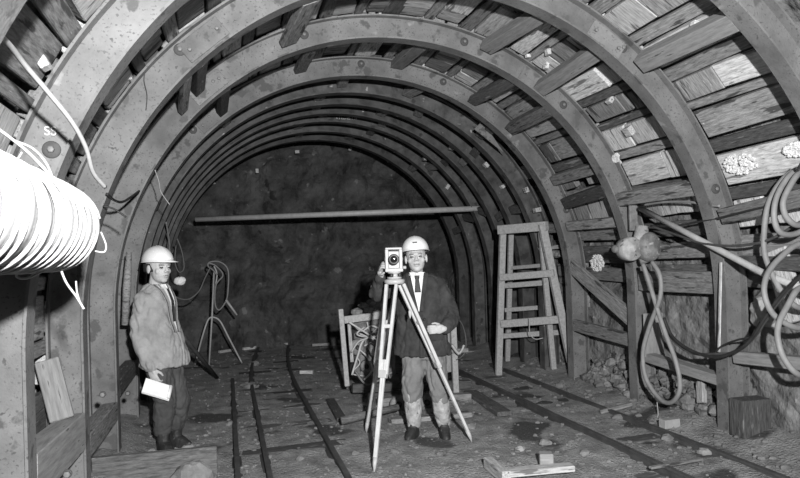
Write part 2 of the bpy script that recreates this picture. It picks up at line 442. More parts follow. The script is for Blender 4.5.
strut(2, (722,380), (645,356), .09, .11, 'w_strut', 'low square strut behind the bottom of the hose loop')
strut(1, (812,372), (738,357), .10, .12, 'w_strut', 'low square strut behind the dark cable bundle at right edge')
strut(1, (812,199), (722,216), .13, .06, 'w_mid', 'horizontal plank under the white fungus at the right edge')
strut(1, (812,272), (742,262), .11, .05, 'w_dark', 'dark plank behind the hanging hose coil at right')
strut(3, (635,322), (572,266), .17, .06, 'w_mid', 'wide slanting brace board between third and fourth arches, right wall')
strut(3, (635,341), (574,325), .14, .06, 'w_mid', 'horizontal board below the slanting brace, right wall')
strut(1, (45,478), (80,432), .24, .14, 'w_strut', 'thick floor level strut at lower left, nearest the camera')
strut(2, (90,446), (114,412), .16, .12, 'w_mid', 'floor level strut at lower left, second from the camera')
strut(3, (120,388), (137,366), .14, .12, 'w_dark', 'strut behind the left man at knee height')
strut(2, (204,66), (198,90), .10, .07, 'w_dark', 'small dark strut high on the left, between second and third arches')
strut(3, (226,92), (222,112), .10, .07, 'w_dark', 'small dark strut high on the left, between third and fourth arches')
strut(2, (190,80), (183,110), .08, .05, 'w_mid', 'slim grey strut high on the left beside the small dark one')
beam('batten', atY(724,262,YS[2]-.09)+V((-.03,0,0)), atY(722,352,YS[2]-.09)+V((-.03,0,0)), .03, .012, M['w_pale'], cat='batten', label='thin pale upright batten on the inner edge of the arch left of hose coil')
# far struts, small dark spreaders between the shadowed arches
rnd = random.Random(3)
for b in range(4, 10):
    for k, u in enumerate([ZC+R*f for f in (.35, .8, 1.25, 1.7, 2.2, 2.7)]):
        uu = u+rnd.uniform(-.25, .25); x, z, ph = path(uu, DEP/2); x2, z2, _ = path(uu+rnd.uniform(-.1,.1), DEP/2)
        up = V((x-XC, 0, z-ZC))
        beam('timber_strut', (x, YS[b]+.0695, z), (x2, YS[b+1]-.0695, z2), .12, .10, M[rnd.choice(['w_dark', 'w_mid'])], up=up, rough=.006, seed=k+b*9, cat='timber strut',
             label=f'shadowed strut between {ordn(b-3)} and {ordn(b-2)} arches beyond bright ones, {ordn(k+1)} counting from the right', group='timber struts in the dark far bays')
def onring(x, y, e=DEP):
    """where the line of sight meets the tunnel lining, e outside the inner edge"""
    d = ray(x, y); lo, hi = .3, 16.
    def out(t):
        X, Z = t*d[0]-XC, EYE+t*d[2]
        return (math.hypot(X, Z-ZC) if Z > ZC else abs(X)) - (R+e)
    for _ in range(60):
        m_ = (lo+hi)/2
        if out(m_) > 0: hi = m_
        else: lo = m_
    return V((lo*d[0], lo*d[1], EYE+lo*d[2]))
# ---------------------------------------------------------------- track
def rail(xf, y0, y1, lab, grp):
    mb = MB(); prof = [(-.04,0),(.04,0),(.04,.008),(.008,.016),(.007,.05),(.02,.058),(.02,.075),(-.02,.075),(-.02,.058),(-.007,.05),(-.008,.016),(-.04,.008)]
    vs = []; fs = []; n = int((y1-y0)/.25)
    for i in range(n+1):
        y = y0+(y1-y0)*i/n
        for (a, z) in prof: vs.append((xf(y)+a, y, z-.012+.008*noise.noise(V((y*.7, xf(y), 0)))))
    k = len(prof)
    for i in range(n):
        for j in range(k): fs.append((i*k+j, i*k+(j+1) % k, (i+1)*k+(j+1) % k, (i+1)*k+j))
    fs += [tuple(range(k)), tuple(range(n*k, (n+1)*k))[::-1]]
    mb.add(vs, fs, False); return obj('rail', mb, M['rail'], None, None, 'rail', lab, grp)
cv = lambda x0: (lambda y: x0+.014*max(0, y-8)**2)
rail(cv(.27), 2.8, 12.3, 'narrow gauge rail running just right of the leftmost short rail', 'rails of the left track')
rail(cv(.82), 2.8, 12.3, 'narrow gauge rail between left track bed and the tripod feet', 'rails of the left track')
rail(lambda y: .04, 4.6, 9.2, 'leftmost short rail half sunk in the mud', 'rails of the left track')
rail(lambda y: 3.09, 2.8, 8.6, 'narrow gauge rail of right track, nearer the tripod', 'rails of the right track')
rail(lambda y: 3.69, 2.8, 8.9, 'narrow gauge rail of right track, nearer the right wall', 'rails of the right track')
rnd = random.Random(5)
for k in range(9):
    y = 4.15+k*.82; x = cv(.5)(y)
    beam('sleeper', (x-.42, y, -.034), (x+.50, y+rnd.uniform(-.04,.04), -.03), .16, .07, M['w_dark'], rough=.01, seed=k, cat='sleeper', label=f'dark sunken sleeper of the left track, {ordn(k+1)} from the camera', group='sleepers')
for k in range(6):
    y = 4.2+k*.8
    beam('sleeper', (2.85, y, -.045), (3.85, y+rnd.uniform(-.05,.05), -.03), .17, .07, M['w_dark'], rough=.01, seed=k+20, cat='sleeper', label=f'dark sunken sleeper of the right track, {ordn(k+1)} from the camera', group='sleepers')
beam('batten', atZ(650,468,.06), atZ(702,459,.06), .04, .02, M['w_mid'], cat='batten', label='thin pale stick lying across the right track')
beam('timber_offcut', atZ(600,412,.03), atZ(632,404,.1), .05, .04, M['w_mid'], cat='offcut', label='splintered stick lying by the right track near the slanting brace')
# ground timbers near the front
a, b_ = atZ(488,462,.05), atZ(507,478,.05)
beam('short_board', a, b_, .07, .09, M['w_pale'], rough=.004, cat='board', label='short pale board end lying left of the flat plank, bottom edge of photo')
beam('flat_plank', atZ(503,473,.07), atZ(573,467,.07), .10, .045, M['w_pale'], rough=.004, cat='plank', label='pale plank lying on the ground at bottom centre right')
beam('timber_block', atZ(544,463,.06)+V((0,.08,0)), atZ(558,463,.06)+V((0,.08,0)), .09, .11, M['w_strut'], cat='timber block', label='small timber block behind the pale plank on the ground')
beam('flat_plank', atZ(390,421,.03), atZ(470,414,.03), .12, .05, M['w_mid'], rough=.006, seed=4, cat='plank', label='muddy plank on the ground behind the surveyor\'s boots')
beam('flat_plank', atZ(342,420,.02), atZ(330,400,.02), .10, .04, M['w_dark'], cat='plank', label='dark plank sunk in mud left of the tripod feet')
beam('flat_plank', atZ(470,392,.02), atZ(505,414,.02), .16, .05, M['w_dark'], cat='plank', label='dark wet plank lying inside the right track')
beam('flat_plank', atZ(465,352,.05), atZ(512,350,.05), .10, .05, M['w_mid'], cat='plank', label='plank on the ground behind the trestle ladder')
for k, (p, q) in enumerate([((219,352),(232,350)), ((243,349),(258,347)), ((262,345),(288,344)), ((312,345),(330,344)), ((300,372),(313,372))]):
    beam('timber_offcut', atZ(*p, .05), atZ(*q, .05), .06, .05, M['w_pale'], cat='offcut', label='pale splintered offcut on the dark ground near the rock face, '+ordn(k+1)+' from left', group='offcuts by the rock face')
# pipe across the face, kept on the last arch
mb = MB(); p0 = atY(196,219.5,11.13); p1 = atY(491,208,9.62); mb.tube([p0, p1], .045, 10)
obj('crossbar_pipe', mb, M['tube'], None, None, 'pipe', 'long pale pipe spanning the tunnel across the dark far end')
# edge board and boulder at lower left
a, b_ = atT(92,470,4.85), atT(217,454,5.1)
pl = V((a.x, a.y, .10)), V((b_.x, b_.y, .10))
beam('edge_board', pl[0], pl[1], .05, .24, M['w_dark'], rough=.01, cat='board', label='thick grey board standing on edge in front of the left man\'s feet')
obj('boulder', MB().rock((atZ(192,487).x, atZ(192,487).y, .05), (.17,.15,.13), 3), M['stone'], None, None, 'boulder', 'rounded pale boulder at the bottom left beside the edge board')
beam('leaning_board', atY(47,360,4.50), atY(62,420,4.42), .14, .03, M['w_strut'], up=V((0,-1,0)), rough=.004, cat='board', label='short pale board leaning between the two nearest left arch legs')
# pale boards and stones at the right wall
beam('notice_board', atY(654,357,5.80), atY(653,313,5.80), .23, .02, M['w_strut'], up=V((0,-1,0)), cat='board', label='blank pale board fixed upright behind the hanging hose loop')
beam('wedge_post', atX(702,403,4.16), atX(701,381,4.2), .09, .05, M['w_pale'], up=V((-1,0,0)), cat='post', label='short pale post under the low strut, right of the hose loop')
beam('pale_brick', atZ(662,424,.08), atZ(677,422,.08), .09, .08, M['concrete'], cat='brick', label='pale brick lying on the rubble under the hose loop')
beam('packing_board', atX(776,250,4.20), atX(796,322,4.2), .22, .04, M['w_pale'], up=V((-1,0,0)), rough=.006, cat='board', label='upright pale board behind the lower loops of the hose coil')
obj('packing_stone', MB().rock(atX(763,312,4.3), (.08,.12,.13), 9), M['concrete'], None, None, 'stone', 'pale broken stone wedged behind the dark cable bundle')
q = atY(732,440,4.52); 
beam('foot_block', (4.17, 4.50, ground(4.17,4.5)-.04), (4.17, 4.50, .40), .28, .16, M['w_dark'], up=V((0,-1,0)), cat='block', label='square dark block at the foot of the arch leg left of hose coil')
rnd = random.Random(11)
STN = [(697,396,.07),(688,412,.05),(712,405,.05),(630,406,.06),(618,420,.05),(760,420,.07),(775,440,.06),(705,455,.05),(668,440,.05),(250,389,.08),(254,366,.07),(600,395,.06),(560,390,.05),(440,455,.03),(395,452,.03),(520,450,.04),(545,445,.05),(585,455,.04),(300,460,.035),(230,425,.04),(188,448,.05),(150,455,.05),(470,430,.05),(355,455,.03)]
part_ = lambda x: 'left' if x < 270 else 'right' if x > 560 else 'middle'
for k, (x, y, r) in enumerate(STN):
    p = atZ(x, y, 0); p.x = min(p.x, 4.3); z = ground(p.x, p.y)
    obj('loose_stone', MB().rock((p.x, p.y, z+r*.3), (r*1.2, r, r*.7), k, .4, 10, 7), M['stone'], None, None, 'stone',
        f'loose grey stone on the muddy floor, {ordn(1+sum(part_(q[0]) == part_(x) and q[0] < x for q in STN))} from left in the {part_(x)} part', 'loose stones on the floor')
mb = MB()
for k in range(1500):
    t_ = rnd.random(); x = rnd.uniform(-.85, 4.4); y = 3.6+8.6*rnd.random()**1.6
    if x > 3.8: y = 3.6+5*rnd.random()
    r = rnd.uniform(.008, .022)*(1.5 if x > 3.8 else 1)
    mb.rock((x, y, ground(x, y)+r*.25), (r*rnd.uniform(.8,1.5), r, r*.7), k, .4, 6, 4)
obj('gravel', mb, M['stone'], kind='stuff', cat='gravel', label='fine gravel and chippings scattered over the muddy tunnel floor')
mb = MB()
for k in range(260):
    y = rnd.uniform(4.9, 7.1); x = 4.07+.12+rnd.random()**.7*.32; r = rnd.uniform(.03, .09)
    mb.rock((x-.06, y, ground(x, y)+rnd.random()*1.0*(x-4.15)), (r*.8, r, r*.7), k, .5, 8, 5)
obj('rubble', mb, M['rock'], kind='stuff', cat='rubble', label='broken rock rubble heaped behind the right hand arch legs')
# fungus patches
def fungus(px, py, w, h, lab, e=DEP-.01):
    c = onring(px, py, e); mb = MB(); rr = random.Random(px)
    for k in range(200):
        a = rr.uniform(-1, 1); b_ = rr.uniform(-1, 1)
        if a*a+b_*b_ > 1: continue
        p = onring(px+a*w, py+b_*h, e); s_ = rr.uniform(.005, .015)
        mb.rock(p, (s_*.8, s_*1.8, s_), k, .6, 7, 5)
    obj('fungus_patch', mb, M['foam'], None, None, 'fungus', lab, 'white fungus on the lagging')
fungus(740, 164, 16, 10, 'white lacy fungus patch left of the photo\'s right edge, above the hose coil')
fungus(796, 150, 12, 7, 'white fungus patch cut by the right edge of the photo')
fungus(597, 263, 7, 8, 'small white fungus patch left of the drum motor')
fungus(616, 158, 3, 4, 'tiny white fungus blob on the right haunch between arches')
# small pale wedges and tags
WDG = [(297,152,4,0),(350,149,4,0),(388,160,4,0),(257,171,4,0),(213,183,4,0),(322,112,6,.06),(395,150,4,.1),(411,140,5,.1),(425,158,5,.1),(452,148,5,.1),(447,187,5,.12),(486,165,5,.12),(503,186,5,.15),(526,190,5,.1),(537,210,6,.1),(539,271,3,.1),(43,62,10,.24),(126,78,9,.26),(107,103,7,.26),(548,52,5,.22),(528,56,4,.22),(546,66,5,.22),(695,24,5,.22),(610,100,6,.24),(629,131,8,.22),(554,27,6,.22),(403,49,6,.24),(376,60,5,.24)]
for k, (x, y, s_, e) in enumerate(WDG):
    p = onring(x, y, e)
    if k < 5: p = atY(x, y, 12.45)
    d = p.length; w = s_*d/F
    T = frame(p-V((0,w/2,0)), p+V((0,w/2,0)), V((p.x-XC,0,max(.01,p.z-ZC)))) @ Matrix.Rotation(k*1.7, 4, 'X')
    obj('pale_wedge', MB().box(0,0,0, w*1.1, w, w*.7, bev=.004), M['w_pale'], None, T, 'wedge',
        'small pale wood wedge '+('in the dark far arches' if k < 16 else 'stuck in the near lagging')+f', {ordn(1+sum((i_ < 16) == (k < 16) and q[0] < x for i_, q in enumerate(WDG)))} of them from left', 'pale wedges tucked among arches and lagging')
# chalk marks on the webs
def ftext(s_, px, py, Y, h, par, lab=None):
    cu = bpy.data.curves.new('chalk', 'FONT'); cu.body = s_; cu.size = h; cu.extrude = .001
    o = bpy.data.objects.new('chalk', cu); C.objects.link(o)
    dg = bpy.context.evaluated_depsgraph_get(); me = bpy.data.meshes.new_from_object(o.evaluated_get(dg)); bpy.data.objects.remove(o)
    me.materials.clear(); me.materials.append(M['chalk'])
    T = Matrix.Translation(atY(px, py, Y-.009)) @ Matrix.Rotation(PI/2, 4, 'X')
    return link('chalk_writing', me, par, T)
ftext('4 5 LONG 4 10', 336, 119, YS[8], .05, ribs[8])
ftext('SS', 44, 135, YS[1], .06, ribs[1]); ftext('II', 362, 112, YS[7], .06, ribs[7])
# ---------------------------------------------------------------- wrapped duct at left
YD = 2.9; pe = atY(60, 228, YD); rd = .163
t = thing('ventilation_duct', (pe.x, YD-1.2, pe.z), 'air duct', 'bulky white canvas duct bound with rope, jutting in from the left', None)
T = Matrix.Translation((pe.x, 0, pe.z)) @ Matrix.Rotation(-PI/2, 4, 'X')    # local z -> world +y
prof = []; 
for k in range(120):
    y = .35+(YD-.35)*k/119
    r = rd*(1+.035*math.sin(k*.9)+.02*math.sin(k*2.3)); f = (YD-y)/.10
    if f < 1: r *= math.sqrt(max(.05, 1-(1-f)**2))**.7
    prof.append((r, y))
mb = MB().lathe(prof, 40, T)
mb.v = [(x+.006*noise.noise(V((x*9,y*6,z*9))), y, z+.006*noise.noise(V((x*9,y*6,z*9+5)))) for x, y, z in mb.v]
obj('duct_canvas', mb, M['canvas'], t)
hel = []
for k in range(900):
    a = k*2*PI/36; y = .4+2.42*(k/900)**.8+.016*math.sin(a+k*.013)+.02*noise.noise(V((k*.02,1,0))); r = rd*1.045+.004*noise.noise(V((k*.05,0,0)))
    if y > YD-.12: r *= .985
    hel.append(T @ V((r*math.cos(a), r*math.sin(a), y)))
obj('rope_wrapping', MB().tube(hel, .006, 6), M['rope'], t)
def ropepx(pts, Y, r, m, par=None, name='rope_tail', **k):
    P = [atY(x, y, Y if not isinstance(Y, (list,tuple)) else Y[0]+(Y[1]-Y[0])*i/(len(pts)-1)) for i, (x, y) in enumerate(pts)]
    return obj(name, MB().tube(smooth(P, 6), r, 6), M[m], par, **k)
ropepx([(61,250),(67,254),(65,262),(57,265),(45,270),(28,278),(17,277),(18,270)], 2.7, .0045, 'rope', t)
ropepx([(62,250),(60,258),(60,266),(66,282),(76,296),(84,309)], 2.68, .0045, 'rope', t)
ropepx([(76,281),(77,292),(80,302)], 2.68, .0035, 'rope', t)
ropepx([(101,232),(106,245),(104,252),(95,251)], 2.8, .0035, 'rope', t)
ropepx([(-12,122),(8,136),(30,154),(52,178),(56,190)], 2.55, .006, 'rope', t)
ropepx([(-12,118),(10,138),(32,148),(46,163),(54,182)], 2.6, .005, 'rope', t)
ropepx([(22,152),(16,160),(4,163)], 2.6, .004, 'rope', t)
ropepx([(1,36),(12,48),(25,65),(48,92),(72,122),(86,148),(93,172),(105,187)], (2.35, 3.32), .010, 'wire', None, 'hanging_cable', cat='cable', label='thick white cable looping across the nearest arch, top left')
ropepx([(107,194),(114,200),(122,202),(131,197),(139,191)], (4.55, 5.8), .010, 'black', None, 'loose_wire', cat='wire', label='dark loose wire slung between left arch legs right of the white duct')
ropepx([(103,206),(114,209),(126,217)], 4.58, .006, 'black', None, 'loose_wire', cat='wire', label='stiff dark wire sticking out beside the white duct end')
ropepx([(49,105),(47,115),(50,130),(54,138)][:0] or [(146,68),(144,80),(147,95),(146,110)], 4.66, .003, 'black', None, 'loose_wire', cat='wire', label='thin dark wire hanging down the second left arch web')
ropepx([(155,170),(159,182),(161,192),(170,205)], (5.9,6.2), .004, 'rope', None, 'loose_wire', cat='wire', label='thin pale wire hanging above the left man, left wall')
obj('canvas_sleeve', MB().tube([atY(129,252,6.6), atY(127,285,6.6), atY(125,325,6.6)], [.025,.038,.032], 10), M['w_mid'], None, None, 'sleeve', 'upright grey sleeved pipe behind the left man\'s shoulder')
# ---------------------------------------------------------------- cables and hose stand behind the left man
ropepx([(166,222),(169,240),(170,262),(168,280),(171,292),(178,298),(189,299),(199,291),(205,278),(211,266)], (8.6, 10.6), .011, 'hose', None, 'hanging_cable', cat='cable', label='cable drooping from left wall to the hose stand, behind left man')
ropepx([(177,238),(182,252),(184,268),(179,272),(175,262),(176,245)], 8.8, .011, 'rail', None, 'hanging_cable', cat='cable', label='dark cable loop hanging behind the left man\'s helmet')
p = atY(180,281,8.4); obj('lamp_shade', MB().rock(p, (.07,.05,.055), 2, .2), M['helmet'], None, None, 'lamp', 'small white lamp head hanging behind the left man\'s chin')
p = atZ(209,366)
t = thing('hose_stand', (p.x, p.y, 0), 'stand', 'thin three legged metal hose stand in the dark left of centre')
Yh = p.y
obj('pole', MB().tube([atY(209,366,Yh), atY(212,318,Yh), atY(214,272,Yh)], .014, 8), M['tube'], t)
obj('leg', MB().tube(smooth([atZ(195,365), atY(202,338,Yh), atY(208,320,Yh), atY(213,317,Yh)], 5), .014, 8), M['tube'], t)
obj('leg', MB().tube(smooth([atZ(242,363), atY(229,338,Yh), atY(220,321,Yh), atY(213,317,Yh)], 5), .014, 8), M['tube'], t)
ropepx([(214,292),(217,275),(214,266)], Yh-.03, .012, 'tube', t, 'side_rod')
ropepx([(217,275),(213,270),(208,266),(210,262),(220,262),(228,270),(228,290),(226,301),(219,310),(215,303),(216,285),(223,275),(216,266),(209,263)], Yh-.08, .013, 'hose', None, 'air_hose', cat='hose', label='tangled air hose slung over the thin hose stand')
obj('hose_nozzle', MB().tube([atY(226,300,Yh-.1), atY(237,315,Yh-.1)], [.022,.014], 8), M['tube'], None, None, 'nozzle', 'metal nozzle hanging at the end of the tangled hose')
obj('drill_rod', MB().tube([atY(174,325,8.6), atZ(217,378)], .028, 8), M['rail'], None, None, 'rod', 'dark steel rod leaning behind the left man, foot near the hose stand')
# ---------------------------------------------------------------- trestle ladder
YL = 8.2
t = thing('trestle_ladder', (4.0, YL, 0), 'trestle ladder', 'wooden A-frame trestle ladder standing beside the right arch leg')
def lb(name, a, b, w, th, Ya=YL, Yb=None, m='w_ladder', g=0):
    q = atY(*b, Yb if Yb else Ya)
    if g: q = V((q.x, q.y, ground(q.x, q.y)+.005))
    beam(name, atY(*a, Ya), q, w, th, M[m], t, up=V((0,-1,0)), bev=.005)
p = atZ(498,377)
lb('leg', (503,226), (498.5,377), .085, .06, 8.2, 8.25, g=1); lb('leg', (542,224), (573,368), .10, .06, 7.62, 7.5, g=1)
lb('rear_leg', (511,233), (507,345), .07, .05, YL+.15, 8.9, g=1); lb('rear_leg', (541,232), (553,345), .07, .05, 7.75, 7.84, g=1)
lb('top_plate', (499,230), (547,226), .12, .09, YL, 7.58)
for (a, b, w, Y_) in [((500,277.5),(554,273),.09,YL-.05), ((501,324),(563,319),.10,YL-.05), ((502,286),(552,282),.07,YL+.25), ((505,310),(558,306),.06,YL+.5), ((502,336),(563,332),.07,YL+.3), ((510,268),(545,265),.05,YL+.3)]:
    lb('rung', a, b, w, .04, Y_, Y_-.62)
ropepx([(529,318),(530,333),(535,339),(543,338)], YL-.5, .006, 'rope', None, 'string', cat='string', label='loose string hanging from the trestle ladder rung')
beam('bracket_board', atY(540,249,7.9), atY(566,246,7.6), .05, .05, M['w_mid'], cat='board', label='short board end jutting out between trestle ladder and arch leg')
obj('valve', MB().rock(atY(557,254,7.7), (.06,.05,.05), 5, .5), M['iron'], None, None, 'valve', 'small iron valve hanging right of the trestle ladder')
obj('bent_plate', MB().prism([(0,0),(.40,-.30),(.11,.10)], -.006, .006, Matrix.Translation(atY(474,129,7.6)) @ Matrix.Rotation(PI/2, 4, 'X')), M['steel'], None, None, 'plate', 'pale triangular plate hanging below the right crown of fourth arch')
# ---------------------------------------------------------------- right wall services
XR = 3.93
def hx(pts, r, m, X=XR, name='cable', closed=False, n=6, par=None, **k):
    P = [atX(x, y, X+(.0 if not isinstance(X, tuple) else 0)) for x, y in pts]
    return obj(name, MB().tube(smooth(P, n, closed), r, 8, closed), M[m], par, **k)
t = thing('hose_coil', tuple(atX(800,330,XR)), 'hose', 'large coil of pale rubber hose hanging at the right edge')
for k, L in enumerate([
 [(796,170),(780,183),(768,205),(764,233),(765,255),(773,276),(783,293),(800,308),(830,300),(845,250),(835,200),(812,172)],
 [(798,171),(784,183),(775,203),(775,223),(783,234),(800,232),(818,215),(818,185)],
 [(801,173),(790,186),(783,203),(787,218),(800,225),(822,210),(818,182)],
 [(800,244),(780,258),(768,273),(764,290),(769,308),(780,320),(800,328),(830,320),(845,285),(830,250)],
 [(800,288),(788,305),(779,323),(778,340),(785,360),(800,375),(825,370),(835,330),(820,295)]]):
    P = [atX(x, y, XR-.04*k+.03) for x, y in L]
    obj('hose_loop', MB().tube(smooth(P, 6, True), .021, 10, True), M['hose'], t)
obj('hook', MB().tube(smooth([atX(806,158,3.6), atX(800,166,3.75), atX(798,172,3.9), atX(806,178,3.9)], 5), .012, 8), M['bolt'], t)
obj('slanting_pipe', MB().tube([atX(640,208,XR+.03), atX(700,240,XR+.05), atX(765,274,XR+.05), atX(840,303,XR+.05)], .027, 12), M['tube'], None, None, 'pipe', 'pale slanting pipe running down right wall to the hose coil')
hx([(644,205),(665,202),(690,202),(704,205),(720,206)], .012, 'hose', 4.0, 'thin_cable', cat='cable', label='thin pale cable along the wall just above the slanting pipe')
hx([(651,226),(675,226),(697,222),(719,218),(760,208),(800,202),(830,196)], .009, 'black', 3.98, 'thin_cable', cat='cable', label='thin dark cable rising right across the arch above the pipe')
hx([(651,226),(680,236),(701,243),(729,246),(758,243),(779,235),(800,222),(830,210)], .011, 'rail', 3.96, 'thin_cable', cat='cable', label='dark cable sagging just under the slanting pipe')
t = thing('cable_bundle', tuple(atX(715,360,XR)), 'cable bundle', 'dark twisted cable bundle sagging under the hose coil')
hx([(664,318),(672,336),(690,350),(715,357),(738,350),(752,338),(765,318),(780,297),(800,277),(830,255)], .014, 'black', XR-.06, 'cable_strand', par=t)
hx([(664,322),(674,341),(692,353),(715,354),(736,352),(755,336),(768,316),(784,295),(804,273),(830,258)], .013, 'rail', XR-.03, 'cable_strand', par=t)
hx([(712,356),(722,346),(737,340),(752,336),(760,322)], .008, 'black', XR-.02, 'cable_strand', par=t)
hx([(652,262),(660,276),(660,298),(650,325),(643,352),(646,378),(660,399),(672,402),(680,388),(676,362),(666,335),(656,305),(649,282),(643,264)], .021, 'hose', XR-.08, 'hose_loop', cat='hose', label='long loop of pale hose hanging from the drum motor')
hx([(657,402),(658,415),(655,425),(656,436)], .004, 'rope', XR, 'string', cat='string', label='thin wire trailing under the hanging hose loop')
# drum motor on the arch
Ym = 5.72
t = thing('air_motor', tuple(atY(638,262,Ym)), 'motor', 'rounded iron drum motor mounted on the third arch, right wall')
def fwdT(px, py, Y): return Matrix.Translation(atY(px, py, Y)) @ Matrix.Rotation(PI/2, 4, 'X')
k_ = 6.2/F
obj('drum', MB().lathe([(0,-.10),(9*k_,-.10),(12*k_,-.07),(12.6*k_,.0),(12.6*k_,.05),(11.4*k_,.066),(4*k_,.076),(3.5*k_,.090),(0,.092)], 24, fwdT(629,249,Ym)), M['motor'], t)
obj('neck', MB().tube([atY(640,250,Ym), atY(641,240,Ym), atY(642,226,Ym)], [.10,.08,.06], 14), M['motor'], t)
g = obj('gear_housing', MB().lathe([(0,-.14),(10*k_,-.13),(12.5*k_,-.05),(12.5*k_,.06),(10*k_,.10),(0,.12)], 20, fwdT(647,247,Ym-.03), sy=1.25), M['iron'], t)
for a in range(8):
    ang = a*PI/4; obj('bolt', MB().lathe([(.013,0),(.013,.02),(.008,.024)], 6, fwdT(647,247,Ym-.03) @ Matrix.Translation((9*k_*math.cos(ang), 11*k_*math.sin(ang), .085))), M['bolt'], g)
obj('side_lug', MB().ell(atY(615,249,Ym), (.03,.05,.04)), M['iron'], t)
obj('outlet', MB().tube([atY(640,262,Ym), atY(657,256,Ym-.02)], [.035,.03], 8), M['iron'], t)
obj('bracket', MB().box(0,0,0,.09,.03,.32, Matrix.Translation(atY(633,215,Ym+.08)), .005), M['iron'], t)
# ---------------------------------------------------------------- machine behind the surveyor
Yc = 7.55
t = thing('drilling_rig', (2.1, Yc, 0), 'drilling rig', 'low timber framed drilling rig half hidden behind the central man')
def rb(name, a, b, w, th, Y_=Yc, m='w_mid'): return beam(name, atY(*a, Y_), atY(*b, Y_), w, th, M[m], t, up=V((0,-1,0)), bev=.004)
rb('post', (340.5,309), (347,386), .055, .05, Yc-.1, 'w_ladder'); rb('crossbar', (344,320), (388,314), .085, .04, Yc-.06, 'w_ladder')
rb('post', (453,322), (456,394), .07, .05, Yc-.1, 'w_ladder'); rb('brace', (349,324), (352,362), .04, .03, Yc-.03, 'w_pale')
rb('side_panel', (447,322), (449,372), .13, .03, Yc, 'w_strut'); rb('base_beam', (352,388), (470,384), .10, .10, Yc+.05, 'w_dark'); rb('base_beam', (378,402), (470,397), .09, .10, Yc-.55, 'w_mid')
rb('crossbar', (440,352), (468,350), .05, .04, Yc-.14, 'w_mid')
obj('casing', MB().box(0,0,0,.50,.45,.62, Matrix.Translation(atY(372,352,Yc+.30)), .06), M['iron'], t)
obj('casing_top', MB().rock(atY(371,322,Yc+.18), (.26,.2,.14), 4, .45, 16, 10), M['iron'], t)
for k, (x, y, r) in enumerate([(357,347,8),(366,366,6),(378,352,6),(382,372,7),(371,333,6)]):
    w_ = obj('gear_wheel', MB().lathe([(r*.0118*.55,-.03),(r*.0118,-.03),(r*.0118,.03),(r*.0118*.55,.03)], 18, fwdT(x, y, Yc-.0)), M['iron'], t)
    obj('hub', MB().lathe([(.0,-.05),(.028,-.05),(.028,.05),(0,.05)], 10, fwdT(x, y, Yc-.0)), M['black'], w_)
for k, (L, r, m) in enumerate([([(352,375),(358,355),(364,340),(380,336),(392,342)], .022, 'tube'), ([(355,326),(362,331),(372,326),(384,332),(390,340)], .02, 'tube'), ([(356,372),(366,384),(380,380),(392,372)], .022, 'iron'), ([(360,350),(368,358),(372,370),(364,380)], .018, 'tube'),
   ([(386,330),(391,345),(385,360),(390,378)], .02, 'iron'), ([(367,322),(371,335),(379,343),(377,360)], .016, 'tube'), ([(453,314),(462,324),(466,340),(464,354),(456,360)], .016, 'rail'), ([(400,385),(412,378),(430,382),(448,372)], .02, 'iron')]):
    ropepx(L, Yc-.12, r*.62, m, t, 'pipework')
rnd = random.Random(21)
for k in range(9):
    x0, y0_ = rnd.uniform(352, 384), rnd.uniform(326, 372)
    ropepx([(x0, y0_)]+[(x0+rnd.uniform(-9, 9), y0_+q*rnd.uniform(3, 9)) for q in (1, 2, 3)], Yc-.08-.01*k, rnd.uniform(.006, .012), rnd.choice(['iron', 'tube', 'hose', 'rail']), t, 'pipework')
rb('tension_rod', (349,322), (385,345), .02, .02, Yc-.16, 'tube')
for x, y in ((398,404), (426,402)):
    w_ = obj('roller_wheel', MB().lathe([(.04,-.03),(.085,-.03),(.095,0),(.085,.03),(.04,.03)], 20, fwdT(x, y, Yc-.72)), M['iron'], t)
    obj('hub', MB().lathe([(0,-.05),(.035,-.05),(.035,.05),(0,.05)], 12, fwdT(x, y, Yc-.72)), M['black'], w_)
beam('tie_rod', atY(392,404,Yc-.68), atY(440,401,Yc-.68), .04, .04, M['iron'], t)
obj('wooden_shaft', MB().tube([atZ(341,421,.08), atZ(398,407,.14)], [.04,.035], 8), M['w_dark'], None, None, 'shaft', 'dark round shaft lying on the ground left of the surveyor\'s boots')
for k, (x, y) in enumerate([(357,312),(364,306),(371,303),(378,305),(384,310),(368,310),(376,311)]):
    obj('rock_lump', MB().rock(atY(x, y, Yc+.02), (.07,.07,.045), k+30, .4, 10, 7), M['stone'], None, None, 'rock', 'lump of broken rock piled on top of the drilling rig', 'rock lumps on the drilling rig')
ropepx([(452,345),(456,351),(459,354)], Yc-.3, .018, 'wire', None, 'white_cord', cat='cord', label='short white cord end on the rig beside the surveyor\'s coat')
ropepx([(464,345),(462,350),(459,354)], Yc-.3, .015, 'wire', None, 'white_cord', cat='cord', label='second short white cord end, just right of the other on the rig')
